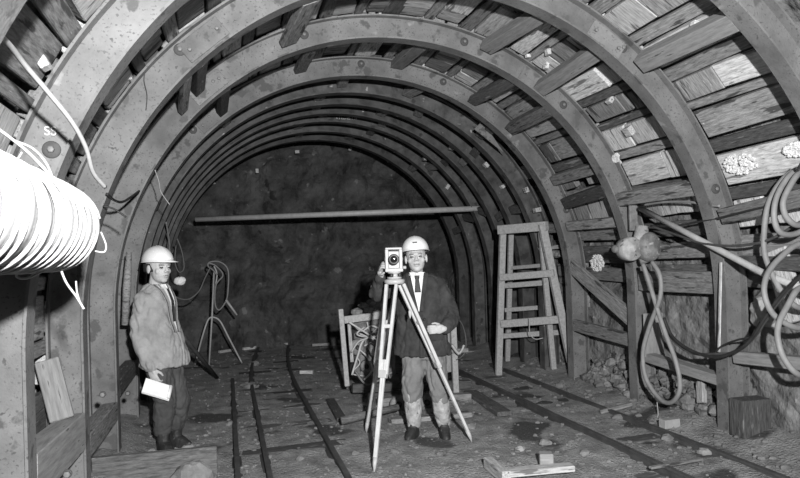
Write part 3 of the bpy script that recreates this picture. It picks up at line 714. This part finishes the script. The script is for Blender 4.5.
# ---------------------------------------------------------------- surveying tripod and theodolite
A = atT(394.5,284,5.45)
f1, f2, f3 = atZ(374,471,.01), atZ(366,432,.01), atZ(472,441,.01)
t = thing('surveying_tripod', (A.x, A.y, 0), 'tripod', 'pale wooden surveying tripod standing in front of the central man')
obj('tripod_head', MB().lathe([(0,0),(.075,0),(.085,.015),(.085,.035),(.05,.045),(0,.045)], 20, Matrix.Translation(A)), M['inst'], t)
for k, f in enumerate((f1, f2, f3)):
    out = (V((f.x, f.y, 0))-V((A.x, A.y, 0))).normalized(); side = V((-out.y, out.x, 0))
    top = A+out*.06+V((0,0,-.0)); mid = top.lerp(f, .50)
    lg = thing('leg', tuple(top), None, None); 
    lg.parent = t; lg.matrix_parent_inverse = t.matrix_basis.inverted()
    bpy.data.objects.remove(lg)
    mb = MB()
    for s_ in (-1, 1):
        p0 = top+side*.045*s_; p1 = mid+side*.028*s_
        fr = frame(p0, p1, out); mb.box(0,0,0,(p1-p0).length,.024,.028, fr, .003)
    fr = frame(top.lerp(mid,.45), top.lerp(mid,.50), out); mb.box(0,0,0,.03,.08,.022, fr, .002)
    for s_ in (-.5, .5):
        p0 = top.lerp(f, .42)+side*.022*s_; p1 = f.lerp(top, .05)+side*.012*s_
        fr = frame(p0, p1, out); mb.box(0,0,0,(p1-p0).length,.018,.024, fr, .003)
    lg = obj('leg', mb, M['tripod'], t)
    obj('clamp', MB().box(0,0,0,.06,.07,.04, frame(mid-(f-top).normalized()*.03, mid+(f-top).normalized()*.03, out), .004), M['inst'], lg)
    obj('foot_spike', MB().tube([f.lerp(top,.07), f.lerp(top,.03), f-V((0,0,.02))], [.020,.016,.003], 8), M['tube'], lg)
t = thing('theodolite', tuple(A+V((0,0,.046))), 'theodolite', 'small surveying theodolite mounted on the wooden tripod')
B = A+V((0,0,.046)); TB = Matrix.Translation(B) @ Matrix.Rotation(-.25, 4, 'Z')
obj('base_plate', MB().lathe([(0,0),(.06,0),(.06,.012),(.03,.016),(.03,.04),(.055,.045),(.055,.06),(0,.06)], 20, TB), M['inst'], t)
for a in (0, 2.1, 4.2): obj('foot_screw', MB().lathe([(.012,.012),(.016,.02),(.016,.035),(.012,.043)], 10, TB @ Matrix.Translation((.045*math.cos(a), .045*math.sin(a), 0))), M['black'], t)
obj('standard', MB().box(-.058,0,.15,.028,.06,.19,TB,.006), M['inst'], t); obj('standard', MB().box(.058,0,.15,.028,.06,.19,TB,.006), M['inst'], t)
obj('cross_base', MB().box(0,0,.07,.15,.07,.03,TB,.006), M['inst'], t)
tel = obj('telescope', MB().lathe([(0,-.09),(.022,-.09),(.024,-.05),(.034,-.04),(.036,.05),(.045,.055),(.045,.10),(.037,.102),(0,.098)], 20, TB @ Matrix.Translation((0,0,.16)) @ Matrix.Rotation(PI/2, 4, 'X')), M['black'], t)
obj('lens', MB().ell((0,0,0), (.029,.029,.006), TB @ Matrix.Translation((0,-.102,.16)) @ Matrix.Rotation(PI/2, 4, 'X')), M['lens'], tel)
obj('horizontal_axis', MB().tube([TB @ V((-.075,0,.16)), TB @ V((.075,0,.16))], .016, 10), M['inst'], t)
obj('housing', MB().box(0,.012,.155,.10,.035,.15,TB,.01), M['inst'], t)
obj('carry_handle', MB().box(0,0,.25,.14,.03,.018,TB,.005), M['inst'], t)
obj('knob', MB().lathe([(.0,0),(.014,0),(.014,.025),(0,.028)], 10, TB @ Matrix.Translation((.075,-.01,.09)) @ Matrix.Rotation(PI/2, 4, 'Y')), M['inst'], t)
obj('plummet', MB().lathe([(0,-.04),(.012,-.01),(.014,.02),(.006,.035),(0,.04)], 10, Matrix.Translation(atT(410,314,5.4))), M['inst'], None, None, 'plumb bob', 'small metal plumb bob beside the tripod leg at the surveyor\'s coat')
# ---------------------------------------------------------------- people
def remesh(mb, voxel, mats, sm=2, name='body', paint=None):
    me = mb.mesh(name, mats); o = bpy.data.objects.new('tmp', me); C.objects.link(o)
    m_ = o.modifiers.new('r', 'REMESH'); m_.mode = 'VOXEL'; m_.voxel_size = voxel; m_.use_smooth_shade = True
    if sm: s_ = o.modifiers.new('s', 'SMOOTH'); s_.factor = .5; s_.iterations = sm
    dg = bpy.context.evaluated_depsgraph_get(); me2 = bpy.data.meshes.new_from_object(o.evaluated_get(dg)); bpy.data.objects.remove(o)
    me2.name = name
    me2.materials.clear()
    for x in mats: me2.materials.append(x)
    me2.polygons.foreach_set('use_smooth', [True]*len(me2.polygons))
    if paint:
        me2.polygons.foreach_set('material_index', [paint(p.center) for p in me2.polygons])
    else: me2.polygons.foreach_set('material_index', [0]*len(me2.polygons))
    me2.update(); return me2
def crumple(me, amp, sc, sd=0):
    """cloth creases: sharp valleys running mostly down the cloth, plus soft unevenness"""
    for v in me.vertices:
        p = V(v.co); n = v.normal
        q = V((p.x*sc, p.y*sc, p.z*sc*.45+sd)); w = noise.noise(q*.6)*1.2
        a = abs(noise.noise(V((q.x+w, q.y+w, q.z+w)))); b = abs(noise.noise(V((q.x*2.1+5, q.y*2.1, q.z*3.2+sd+w))))
        v.co = p+n*amp*(1.5*min(a, .35)+.8*min(b, .3)-.55)
    me.update()
def cap(mb, pts, rs):
    """rounded tapering limb through pts"""
    P = []; Q = []
    for i in range(len(pts)-1):
        for k in range(5):
            t_ = k/5; P.append(V(pts[i]).lerp(V(pts[i+1]), t_)); r0 = rs[i]; r1 = rs[i+1]
            r0 = r0 if isinstance(r0, tuple) else (r0, r0); r1 = r1 if isinstance(r1, tuple) else (r1, r1)
            Q.append((r0[0]+(r1[0]-r0[0])*t_, r0[1]+(r1[1]-r0[1])*t_))
    P.append(V(pts[-1])); r1 = rs[-1]; Q.append(r1 if isinstance(r1, tuple) else (r1, r1))
    mb.tube(P, Q, 14)
    for p, r in zip(pts, rs):
        r = r if isinstance(r, tuple) else (r, r)
        q = min(r); mb.ell(p, (q, q, q), None, 12, 8)
def stack(mb, rings, n=28, T=None):
    """closed loft of horizontal ellipses (cx, cy, z, rx, ry)"""
    vs = []; fs = []
    for (cx, cy, z, rx, ry) in rings:
        for k in range(n):
            a = 2*PI*k/n; c_, s_ = math.cos(a), math.sin(a)
            vs.append((cx+rx*math.copysign(abs(c_)**.85, c_), cy+ry*math.copysign(abs(s_)**.85, s_), z))
    m_ = len(rings)
    for i in range(m_-1):
        for k in range(n): fs.append((i*n+k, i*n+(k+1) % n, (i+1)*n+(k+1) % n, (i+1)*n+k))
    fs.append(tuple(range(n))[::-1]); fs.append(tuple((m_-1)*n+k for k in range(n)))
    mb.add(vs, fs, True, T)
def head_parts(mb, T):
    """head, local origin at the middle, face towards -y"""
    mb.ell((0,.012,.028), (.076,.095,.088), T); mb.ell((0,-.022,-.035), (.062,.068,.075), T); mb.ell((0,-.058,-.088), (.028,.022,.020), T)
    mb.ell((0,-.030,-.070), (.050,.052,.036), T); mb.ell((0,-.076,.022), (.052,.014,.012), T)
    mb.tube([(0,-.082,.014),(0,-.100,-.018),(0,-.104,-.028)], [.008,.012,.014], 10, T=T); mb.ell((-.012,-.094,-.028), (.008,.010,.007), T); mb.ell((.012,-.094,-.028), (.008,.010,.007), T)
    for s_ in (-1, 1):
        mb.ell((s_*.040,-.054,-.024), (.024,.018,.024), T); mb.ell((s_*.078,.010,-.008), (.010,.018,.032), T); mb.ell((s_*.031,-.078,.002), (.014,.010,.009), T)
    mb.ell((0,-.087,-.052), (.022,.010,.006), T); mb.ell((0,-.084,-.063), (.019,.011,.007), T)
def head_paint(c, Ti):
    q = Ti @ V(c)
    if q.y > -.05 or abs(q.x) > .06 or abs(q.z) > .1: return 0
    for s_ in (-1, 1):
        if ((q.x-s_*.031)/.013)**2+((q.z-.002)/.006)**2 < 1 and q.y < -.07: return 1
        if ((q.x-s_*.031)/.019)**2+((q.z-.021)/.005)**2 < 1 and q.y < -.07: return 2
    if (q.x/.024)**2+((q.z+.057)/.0035)**2 < 1 and q.y < -.07: return 2
    return 0
def hand_parts(mb, w, d, palm, thumb, curl=.5, sc=1.):
    """w wrist, d direction of the hand, palm = direction the palm faces, thumb = side the thumb is on"""
    w = V(w); d = V(d).normalized(); palm = V(palm); palm = (palm-d*palm.dot(d)).normalized(); th = V(thumb); th = (th-d*th.dot(d)-palm*th.dot(palm)).normalized()
    m_ = Matrix((th, d, -palm)).transposed().to_4x4(); m_.translation = w
    mb.ell((0, .05*sc, 0), (.042*sc, .056*sc, .019*sc), m_); mb.ell((.022*sc, .035*sc, .006), (.02*sc, .036*sc, .019*sc), m_)
    for k, (x, L) in enumerate([(.031,.074),(.011,.082),(-.010,.076),(-.030,.060)]):
        p = V((x*sc, .092*sc, 0)); a = .15+curl*.3; pts = [V((x*.8*sc, .06*sc, 0)), p]
        for seg in (.45, .32, .23):
            p = p+V(((x*.35)*seg*L*3*sc, math.cos(a)*L*seg*sc, -math.sin(a)*L*seg*sc)); pts.append(p); a += curl*1.1
        cap(mb, [m_ @ q for q in pts], [.0105*sc, .0105*sc, .0095*sc, .0088*sc, .0078*sc])
    pts = [V((.020,.018,0)), V((.045,.045,-.008)), V((.058,.070,-.020-curl*.01)), V((.056,.092,-.032-curl*.015))]
    cap(mb, [m_ @ (q*sc) for q in pts], [.013*sc, .0125*sc, .011*sc, .0092*sc])
def helmet(T, par, badge, peak=.026):
    """safety helmet, T = head matrix"""
    mb = MB(); vs = []; fs = []; n = 40; prof = []
    for k in range(13):
        a = k/12*PI/2; prof.append((math.cos(a), math.sin(a)))
    def rim(a):                     # brim reach: long peak in front
        return .008+peak*max(0, -math.sin(a))**3
    for thick in (0, 1):
        for j, (c_, s_) in enumerate(prof):
            for k in range(n):
                a = 2*PI*k/n; f = .93 if thick else 1
                vs.append((.104*f*c_*math.cos(a), .008+.128*f*c_*math.sin(a), .042+.114*f*s_+(.004 if abs(math.cos(a)) < .12 and s_ > .2 and not thick else 0)))
    b0 = len(vs)
    for k in range(n):
        a = 2*PI*k/n; r = rim(a); vs.append(((.104+r)*math.cos(a), .008+(.128+r)*math.sin(a), .036-.13*r))
    m_ = len(prof)
    for th_ in (0, 1):
        o = th_*m_*n
        for j in range(m_-1):
            for k in range(n):
                q = (o+j*n+k, o+j*n+(k+1) % n, o+(j+1)*n+(k+1) % n, o+(j+1)*n+k); fs.append(q if not th_ else q[::-1])
    for k in range(n):
        k2 = (k+1) % n; fs.append((k, b0+k, b0+k2, k2)); fs.append((b0+k, m_*n+k, m_*n+k2, b0+k2))
    mb.add(vs, fs, True, T); h = obj('safety_helmet', mb, M['helmet'], par)
    if badge:
        obj('badge', MB().box(.0, -.113, .092, .034, .006, .010, T @ Matrix.Rotation(-.0, 4, 'X'), .002), M['black'], h)
    return h
def boot(mb, ank, dirv, h=.16):
    d = V((dirv[0], dirv[1], 0)).normalized(); s_ = V((-d.y, d.x, 0)); m_ = Matrix((s_, -d, V((0,0,1)))).transposed().to_4x4(); m_.translation = V((ank[0], ank[1], 0))
    stack(mb, [(0,-.055,.002,.048,.135),(0,-.055,.02,.050,.138),(0,-.050,.045,.048,.128),(0,-.03,.075,.046,.095),(0,0,.10,.046,.062),(0,0.0,h,.054,.058)], 24, m_)
def patch(name, rows, th, m, par, T):
    """curved cloth patch: rows of (list of points); thickened outwards (-y)"""
    vs = []; fs = []; n = len(rows[0]); k = len(rows)
    for o in (0, -th):
        for r in rows:
            for p in r: vs.append((p[0], p[1]+o, p[2]))
    N = n*k
    for i in range(k-1):
        for j in range(n-1):
            a = i*n+j; q = (a, a+1, a+n+1, a+n); fs.append(q); fs.append(tuple(N+x for x in q[::-1]))
    edge = [j for j in range(n)]+[i*n+n-1 for i in range(1, k)]+[(k-1)*n+j for j in range(n-2, -1, -1)]+[i*n for i in range(k-2, 0, -1)]
    for a, b_ in zip(edge, edge[1:]+edge[:1]): fs.append((a, b_, N+b_, N+a))
    return obj(name, MB().add(vs, fs, True, T), m, par)
def frontpatch(name, rings, zs, xl, xr, off, th, m, par, T, n=7, cx=lambda z: 0):
    """patch lying on the front of a stack() torso; xl, xr are functions of z"""
    def ring(z):
        for a, b_ in zip(rings, rings[1:]):
            if a[2] <= z <= b_[2]:
                t_ = (z-a[2])/(b_[2]-a[2]); return [a[i]+(b_[i]-a[i])*t_ for i in range(5)]
        return rings[-1] if z > rings[-1][2] else rings[0]
    rows = []
    for z in zs:
        r = ring(z); row = []
        for k in range(n):
            x = xl(z)+(xr(z)-xl(z))*k/(n-1); q = min(.97, abs(x-r[0])/r[3]); c_ = q**(1/.85); s_ = math.sqrt(max(0, 1-c_*c_))**.85
            row.append((x, r[1]-r[4]*s_-off, z))
        rows.append(row)
    return patch(name, rows, th, m, par, T)

# ---- the surveyor at the tripod
gp = atZ(429, 437); th = math.atan2(gp.x, gp.y)
T1 = Matrix.Translation((gp.x, gp.y, 0)) @ Matrix.Rotation(-th, 4, 'Z')
P1 = thing('person', (gp.x, gp.y, 0), 'person', 'person in white helmet, dark coat and tie, standing behind the surveying tripod')
Ti1 = T1.inverted()
inst = Ti1 @ (B+V((0,0,.16)))
def px1(x, y, dy):      # body frame point on a line of sight, dy in front of the body plane
    o = Ti1 @ V((0,0,EYE)); d = (Ti1.to_3x3() @ V(ray(x, y))); t_ = (dy-o.y)/d.y; return o+d*t_
S = {}
S['shL'] = px1(398,283,.02); S['elL'] = px1(377,293,-.18); S['wrL'] = px1(381,274,-.36)
S['shR'] = px1(442,284,.03); S['elR'] = px1(453,318,.04); S['wrR'] = px1(444,329,-.15)
hc = px1(416,258,-.03); neck = px1(417,275,.03)
hipL = px1(413,352,.03); hipR = px1(434,352,.03); knL = px1(412.5,391,-.03); knR = px1(439.5,390,-.02); anL = px1(414,429,.02); anR = px1(444,430,.03)
Th1 = T1 @ Matrix.Translation(hc) @ Matrix.Rotation(-.06, 4, 'Y') @ Matrix.Rotation(.03, 4, 'Z') @ Matrix.Rotation(-.10, 4, 'X') @ Matrix.Scale(1.2, 4)
mb = MB()
def L(*a): return [T1 @ V(p) for p in a]
head_parts(mb, Th1); cap(mb, L(neck+V((0,0,-.08)), hc+V((0,.02,-.05))), [.062, .056])
cx1 = neck.x
body_r = [(hipL.x*.5+hipR.x*.5,.03,.80,.15,.10),(hipL.x*.5+hipR.x*.5,.03,.92,.16,.105),(cx1,.03,1.05,.145,.10),(cx1,.03,1.25,.17,.115),(cx1,.03,1.41,.15,.10),(cx1,.03,1.48,.07,.065)]
stack(mb, body_r, 24, T1)
cap(mb, L(S['shL']+V((.05,0,-.05)), S['elL'], S['wrL']), [.04,.040,.028]); cap(mb, L(S['shR']+V((-.06,0,-.06)), S['elR'], S['wrR']), [.04,.040,.028])
cap(mb, L(hipL, knL, anL), [.080,.048,.034]); cap(mb, L(hipR, knR, anR), [.080,.048,.034])
Rt = T1.to_3x3()
hL = T1 @ S['wrL']; tgt = B+V((-.085,.0,.20))
hand_parts(mb, hL, (tgt+V((-.03,0,.01)))-hL, Rt @ V((.9,-.2,-.1)), Rt @ V((.2,-.9,.2)), .75)
hR = T1 @ S['wrR']; hand_parts(mb, hR, Rt @ V((-.85,-.35,.02)), Rt @ V((0,.95,-.2)), Rt @ V((.1,-.2,1)), .6)
Thi = Th1.inverted()
me = remesh(mb, .0055, [M['skin'], M['eye'], M['lips']], 1, 'body', lambda c: head_paint(c, Thi))
link('body', me, P1)
helmet(Th1 @ Matrix.Translation((0,.004,.014)), P1, True)
obj('hair', MB().lathe([(.079,.0),(.083,.02),(.084,.05)], 20, Th1 @ Matrix.Translation((0,.034,-.012)) @ Matrix.Scale(1.05, 4, (0,1,0))), M['hair'], P1)
# coat
cc = (px1(423,355,0).x); c2 = px1(420,300,0).x
coat_r = [(cc,.03,.745,.262,.17),(cc,.03,.80,.258,.17),(cc-.005,.03,.95,.235,.16),(c2,.03,1.10,.225,.155),(c2,.03,1.25,.225,.15),(c2,.03,1.38,.222,.135),(cx1+.015,.03,1.455,.165,.11),(cx1,.035,1.51,.090,.085)]
mb = MB(); stack(mb, coat_r, 32, T1)
cap(mb, L(S['shL']+V((.03,0,-.02)), S['elL'], S['elL'].lerp(S['wrL'], .78)), [.082,.074,.052]); cap(mb, L(S['shR']+V((-.03,0,-.02)), S['elR'], S['elR'].lerp(S['wrR'], .84)), [.085,.074,.056])
me = remesh(mb, .012, [M['coat']], 3, 'coat'); crumple(me, .045, 7); link('dark_coat', me, P1)
zt, zb = 1.50, 1.16
sx = lambda z: max(.004, .062*((z-zb)/(zt-zb))**.9)
zs = [zb+(zt-zb)*k/10 for k in range(11)]
cxx = lambda z: cx1+(c2-cx1)*(zt-z)/(zt-zb)*.5
frontpatch('shirt', coat_r, zs, lambda z: cxx(z)-sx(z), lambda z: cxx(z)+sx(z), .012, .008, M['shirt'], P1, T1, 9)
frontpatch('tie', coat_r, [1.33+.15*k/8 for k in range(9)], lambda z: cxx(z)-(.022 if z > 1.45 else .014+.014*(1.48-z)/.15), lambda z: cxx(z)+(.022 if z > 1.45 else .014+.014*(1.48-z)/.15), .020, .008, M['tie'], P1, T1, 4)
for sg in (-1, 1):
    frontpatch('lapel', coat_r, zs, (lambda z: cxx(z)-sx(z)-.035-.02*(z-zb)) if sg < 0 else (lambda z: cxx(z)+sx(z)), (lambda z: cxx(z)-sx(z)) if sg < 0 else (lambda z: cxx(z)+sx(z)+.035+.02*(z-zb)), .014, .012, M['coat'], P1, T1, 4)
    frontpatch('collar', coat_r, [1.47, 1.49, 1.508], (lambda z: cx1-.07) if sg < 0 else (lambda z: cx1+.008), (lambda z: cx1-.008) if sg < 0 else (lambda z: cx1+.07), .016, .008, M['shirt'], P1, T1, 4)
frontpatch('coat_edge', coat_r, [.75+.38*k/8 for k in range(9)], lambda z: cxx(1.13)+.0, lambda z: cxx(1.13)+.03, .012, .008, M['coat'], P1, T1, 3)
for z in (.86, .98, 1.09): obj('coat_button', MB().lathe([(.0,0),(.013,0),(.013,.006),(0,.008)], 12, T1 @ Matrix.Translation((cxx(1.13)+.045, .03-.163, z)) @ Matrix.Rotation(PI/2, 4, 'X')), M['black'], P1)
frontpatch('pocket_flap', coat_r, [.90,.93,.96], lambda z: c2+.08, lambda z: c2+.20, .012, .008, M['coat'], P1, T1, 5)
mb = MB()
for h_, k_n, a_ in ((hipL, knL, anL), (hipR, knR, anR)): cap(mb, L(h_, k_n+V((0,0,.01)), k_n.lerp(a_, .16)), [.112,.096,.088])
stack(mb, [(hipL.x*.5+hipR.x*.5,.03,.72,.16,.12),(hipL.x*.5+hipR.x*.5,.03,1.0,.17,.12)], 24, T1)
me = remesh(mb, .011, [M['trous']], 3, 'trousers'); crumple(me, .030, 9, 3); link('trousers', me, P1)
for k_n, a_, f_ in ((knL, anL, (-.35,-1)), (knR, anR, (.1,-1))):
    mb = MB(); cap(mb, L(k_n.lerp(a_, .05), k_n.lerp(a_, .5), V((a_.x, a_.y, .12))), [.080,.080,.064]); me = remesh(mb, .009, [M['gaiter']], 2, 'gaiter'); crumple(me, .012, 14, 5); link('rubber_legging', me, P1)
    mb = MB(); d_ = Rt @ V((f_[0], f_[1], 0)); boot(mb, T1 @ a_, d_); me = remesh(mb, .008, [M['boot']], 1, 'boot'); crumple(me, .006, 18, 5); link('boot', me, P1)

# ---- the man at the left wall
gp = atZ(168, 450); th = math.atan2(gp.x, gp.y)
T2 = Matrix.Translation((gp.x, gp.y, 0)) @ Matrix.Rotation(-th, 4, 'Z'); Ti2 = T2.inverted()
P2 = thing('person', (gp.x, gp.y, 0), 'person', 'person in white helmet and pale jacket holding papers, standing by left wall')
def px2(x, y, dy):
    o = Ti2 @ V((0,0,EYE)); d = (Ti2.to_3x3() @ V(ray(x, y))); t_ = (dy-o.y)/d.y; return o+d*t_
def L(*a): return [T2 @ V(p) for p in a]
hc = px2(158.5,268,-.02); neck = px2(154,284,.02)
shR = px2(141,299,-.12); elR = px2(138,335,-.10); wrR = px2(151,368,-.19)
shL = px2(165,298,.14); elL = px2(168,330,.20); wrL = px2(170,358,.10)
hipR = px2(159,366,-.06); hipL = px2(170,366,.06); knR = px2(165,402,-.09); knL = px2(180,402,.03); anR = px2(163,438,-.03); anL = px2(175.5,436,.10)
yaw = .62
Th2 = T2 @ Matrix.Translation(hc) @ Matrix.Rotation(yaw, 4, 'Z') @ Matrix.Rotation(.0, 4, 'X') @ Matrix.Scale(1.2, 4)
TB2 = T2 @ Matrix.Translation((neck.x, .02, 0)) @ Matrix.Rotation(1.0, 4, 'Z')       # torso frame, front towards local -y
Rt = T2.to_3x3()
mb = MB(); head_parts(mb, Th2); cap(mb, L(neck+V((0,0,-.08)), hc+V((-.015,.02,-.05))), [.060, .054])
pc = (hipR+hipL)/2
tr = TB2.inverted() @ (T2 @ V((pc.x, pc.y, 0)))
body_r = [(tr.x,tr.y,.80,.15,.11),(tr.x,tr.y,.93,.16,.11),(tr.x*.6,tr.y*.6,1.05,.14,.10),(0.,0,1.22,.155,.11),(0,0,1.36,.13,.10),(0,0,1.43,.07,.065)]
stack(mb, body_r, 24, TB2)
cap(mb, L(shR+V((.03,0,-.04)), elR, wrR), [.045,.043,.028]); cap(mb, L(shL+V((-.03,0,-.04)), elL, wrL), [.045,.043,.028])
cap(mb, L(hipR, knR, anR), [.080,.048,.034]); cap(mb, L(hipL, knL, anL), [.080,.048,.034])
hand_parts(mb, T2 @ wrR, Rt @ V((.28,-.15,-1)), Rt @ V((.5,.75,0)), Rt @ V((.8,-.5,.1)), .65)
hand_parts(mb, T2 @ wrL, Rt @ V((.1,-.1,-1)), Rt @ V((-1,0,0)), Rt @ V((0,-1,0)), .5)
Thi2 = Th2.inverted()
me = remesh(mb, .0055, [M['skin'], M['eye'], M['lips']], 1, 'body', lambda c: head_paint(c, Thi2)); link('body', me, P2)
helmet(Th2 @ Matrix.Translation((0,0,.008)) @ Matrix.Rotation(-.02, 4, 'X'), P2, False, .055)
obj('hair', MB().lathe([(.080,-.012),(.085,.02),(.084,.05)], 20, Th2 @ Matrix.Translation((0,.036,-.016)) @ Matrix.Scale(1.05, 4, (0,1,0))), M['hair'], P2)
jc_r = [(tr.x,tr.y,.745,.235,.195),(tr.x,tr.y,.85,.225,.185),(tr.x*.6,tr.y*.6,1.0,.21,.17),(0,0,1.15,.215,.165),(0,0,1.32,.21,.155),(0,0,1.405,.155,.12),(0,.005,1.475,.085,.09)]
mb = MB(); stack(mb, jc_r, 32, TB2)
cap(mb, L(shR+V((.02,.02,-.02)), elR, elR.lerp(wrR, .95)), [.090,.074,.058]); cap(mb, L(shL+V((-.02,-.02,-.03)), elL, elL.lerp(wrL, .9)), [.070,.062,.05])
me = remesh(mb, .012, [M['jacket']], 3, 'jacket'); crumple(me, .034, 8, 4); link('pale_jacket', me, P2)
zt, zb = 1.47, 1.05; zs = [zb+(zt-zb)*k/10 for k in range(11)]
sx = lambda z: max(.004, .055*((z-zb)/(zt-zb))**.8)
frontpatch('shirt', jc_r, zs, lambda z: -sx(z), lambda z: sx(z), .012, .008, M['shirt'], P2, TB2, 9)
frontpatch('tie', jc_r, [1.14+.29*k/8 for k in range(9)], lambda z: -.012-.012*(1.43-z)/.29, lambda z: .012+.012*(1.43-z)/.29, .020, .008, M['tie'], P2, TB2, 4)
for sg in (-1, 1):
    frontpatch('lapel', jc_r, zs, (lambda z: -sx(z)-.04) if sg < 0 else (lambda z: sx(z)), (lambda z: -sx(z)) if sg < 0 else (lambda z: sx(z)+.04), .014, .012, M['jacket'], P2, TB2, 4)
    frontpatch('collar', jc_r, [1.43, 1.45, 1.468], (lambda z: -.075) if sg < 0 else (lambda z: .006), (lambda z: -.006) if sg < 0 else (lambda z: .075), .016, .010, M['shirt'], P2, TB2, 4)
mb = MB()
for h_, k_n, a_ in ((hipR, knR, anR), (hipL, knL, anL)): cap(mb, L(h_, k_n, V((a_.x, a_.y, .20))), [.112,.094,.084])
stack(mb, [(tr.x,tr.y,.76,.15,.12),(tr.x,tr.y,1.0,.16,.12)], 24, TB2)
me = remesh(mb, .011, [M['trous_dark']], 3, 'trousers'); crumple(me, .030, 9, 3); link('trousers', me, P2)
for a_, f_ in ((anR, (.45,-1)), (anL, (.8,-.8))):
    mb = MB(); boot(mb, T2 @ a_, Rt @ V((f_[0], f_[1], 0)), .24); me = remesh(mb, .008, [M['boot']], 1, 'boot'); crumple(me, .006, 18, 5); link('boot', me, P2)
# folded papers in his hand
hp_ = T2 @ px2(157.5,389,-.25)
Tp = Matrix.Translation(hp_) @ Matrix.Rotation(-th+.15, 4, 'Z') @ Matrix.Rotation(.42, 4, 'Y') @ Matrix.Rotation(-.5, 4, 'X')
t = thing('folded_papers', tuple(hp_), 'papers', 'white folded papers held low in the left man\'s hand')
mb = MB()
for k in range(4):
    mb.box(.002*k, .007*k, -.003*k, .235, .005, .125-.004*k, Tp, .001)
obj('sheets', mb, M['paper'], t)
obj('curled_sheet', MB().tube([Tp @ V((.10,-.012,.055)), Tp @ V((.105,-.014,-.055))], [(.022,.014),(.02,.012)], 10), M['paper'], t)
# ---------------------------------------------------------------- camera, light, view
cd = bpy.data.cameras.new('camera'); cam = bpy.data.objects.new('camera', cd); C.objects.link(cam)
fwd = V((_s, _c, 0)); R0 = V((_c, -_s, 0)); U0 = V((0, 0, 1))
rt = R0*_cr+U0*_sr; up = -R0*_sr+U0*_cr
mm = Matrix((rt, up, -fwd)).transposed().to_4x4(); mm.translation = V((0, 0, EYE)); cam.matrix_world = mm
cd.sensor_width = 36; cd.lens = F/800*36; cd.shift_y = (HY-239)/800; cd.clip_start = .05
bpy.context.scene.camera = cam
ld = bpy.data.lights.new('flash_lamp', 'SPOT'); ld.energy = 2500; ld.spot_size = math.radians(112); ld.spot_blend = 1.0; ld.shadow_soft_size = .05
lo = bpy.data.objects.new('flash_lamp', ld); C.objects.link(lo)
lp = R0*.45+U0*(EYE+.50)-fwd*.55
lo.matrix_world = Matrix.Translation(lp) @ (V((_s-.02, _c, .04))).to_track_quat('-Z', 'Y').to_matrix().to_4x4()
w = bpy.data.worlds.new('dark'); bpy.context.scene.world = w; w.use_nodes = True
w.node_tree.nodes['Background'].inputs[0].default_value = (1,1,1,1); w.node_tree.nodes['Background'].inputs[1].default_value = .008
vs_ = bpy.context.scene.view_settings
vs_.view_transform = 'Standard'; vs_.look = 'None'; vs_.exposure = 0; vs_.gamma = 1; vs_.use_curve_mapping = False
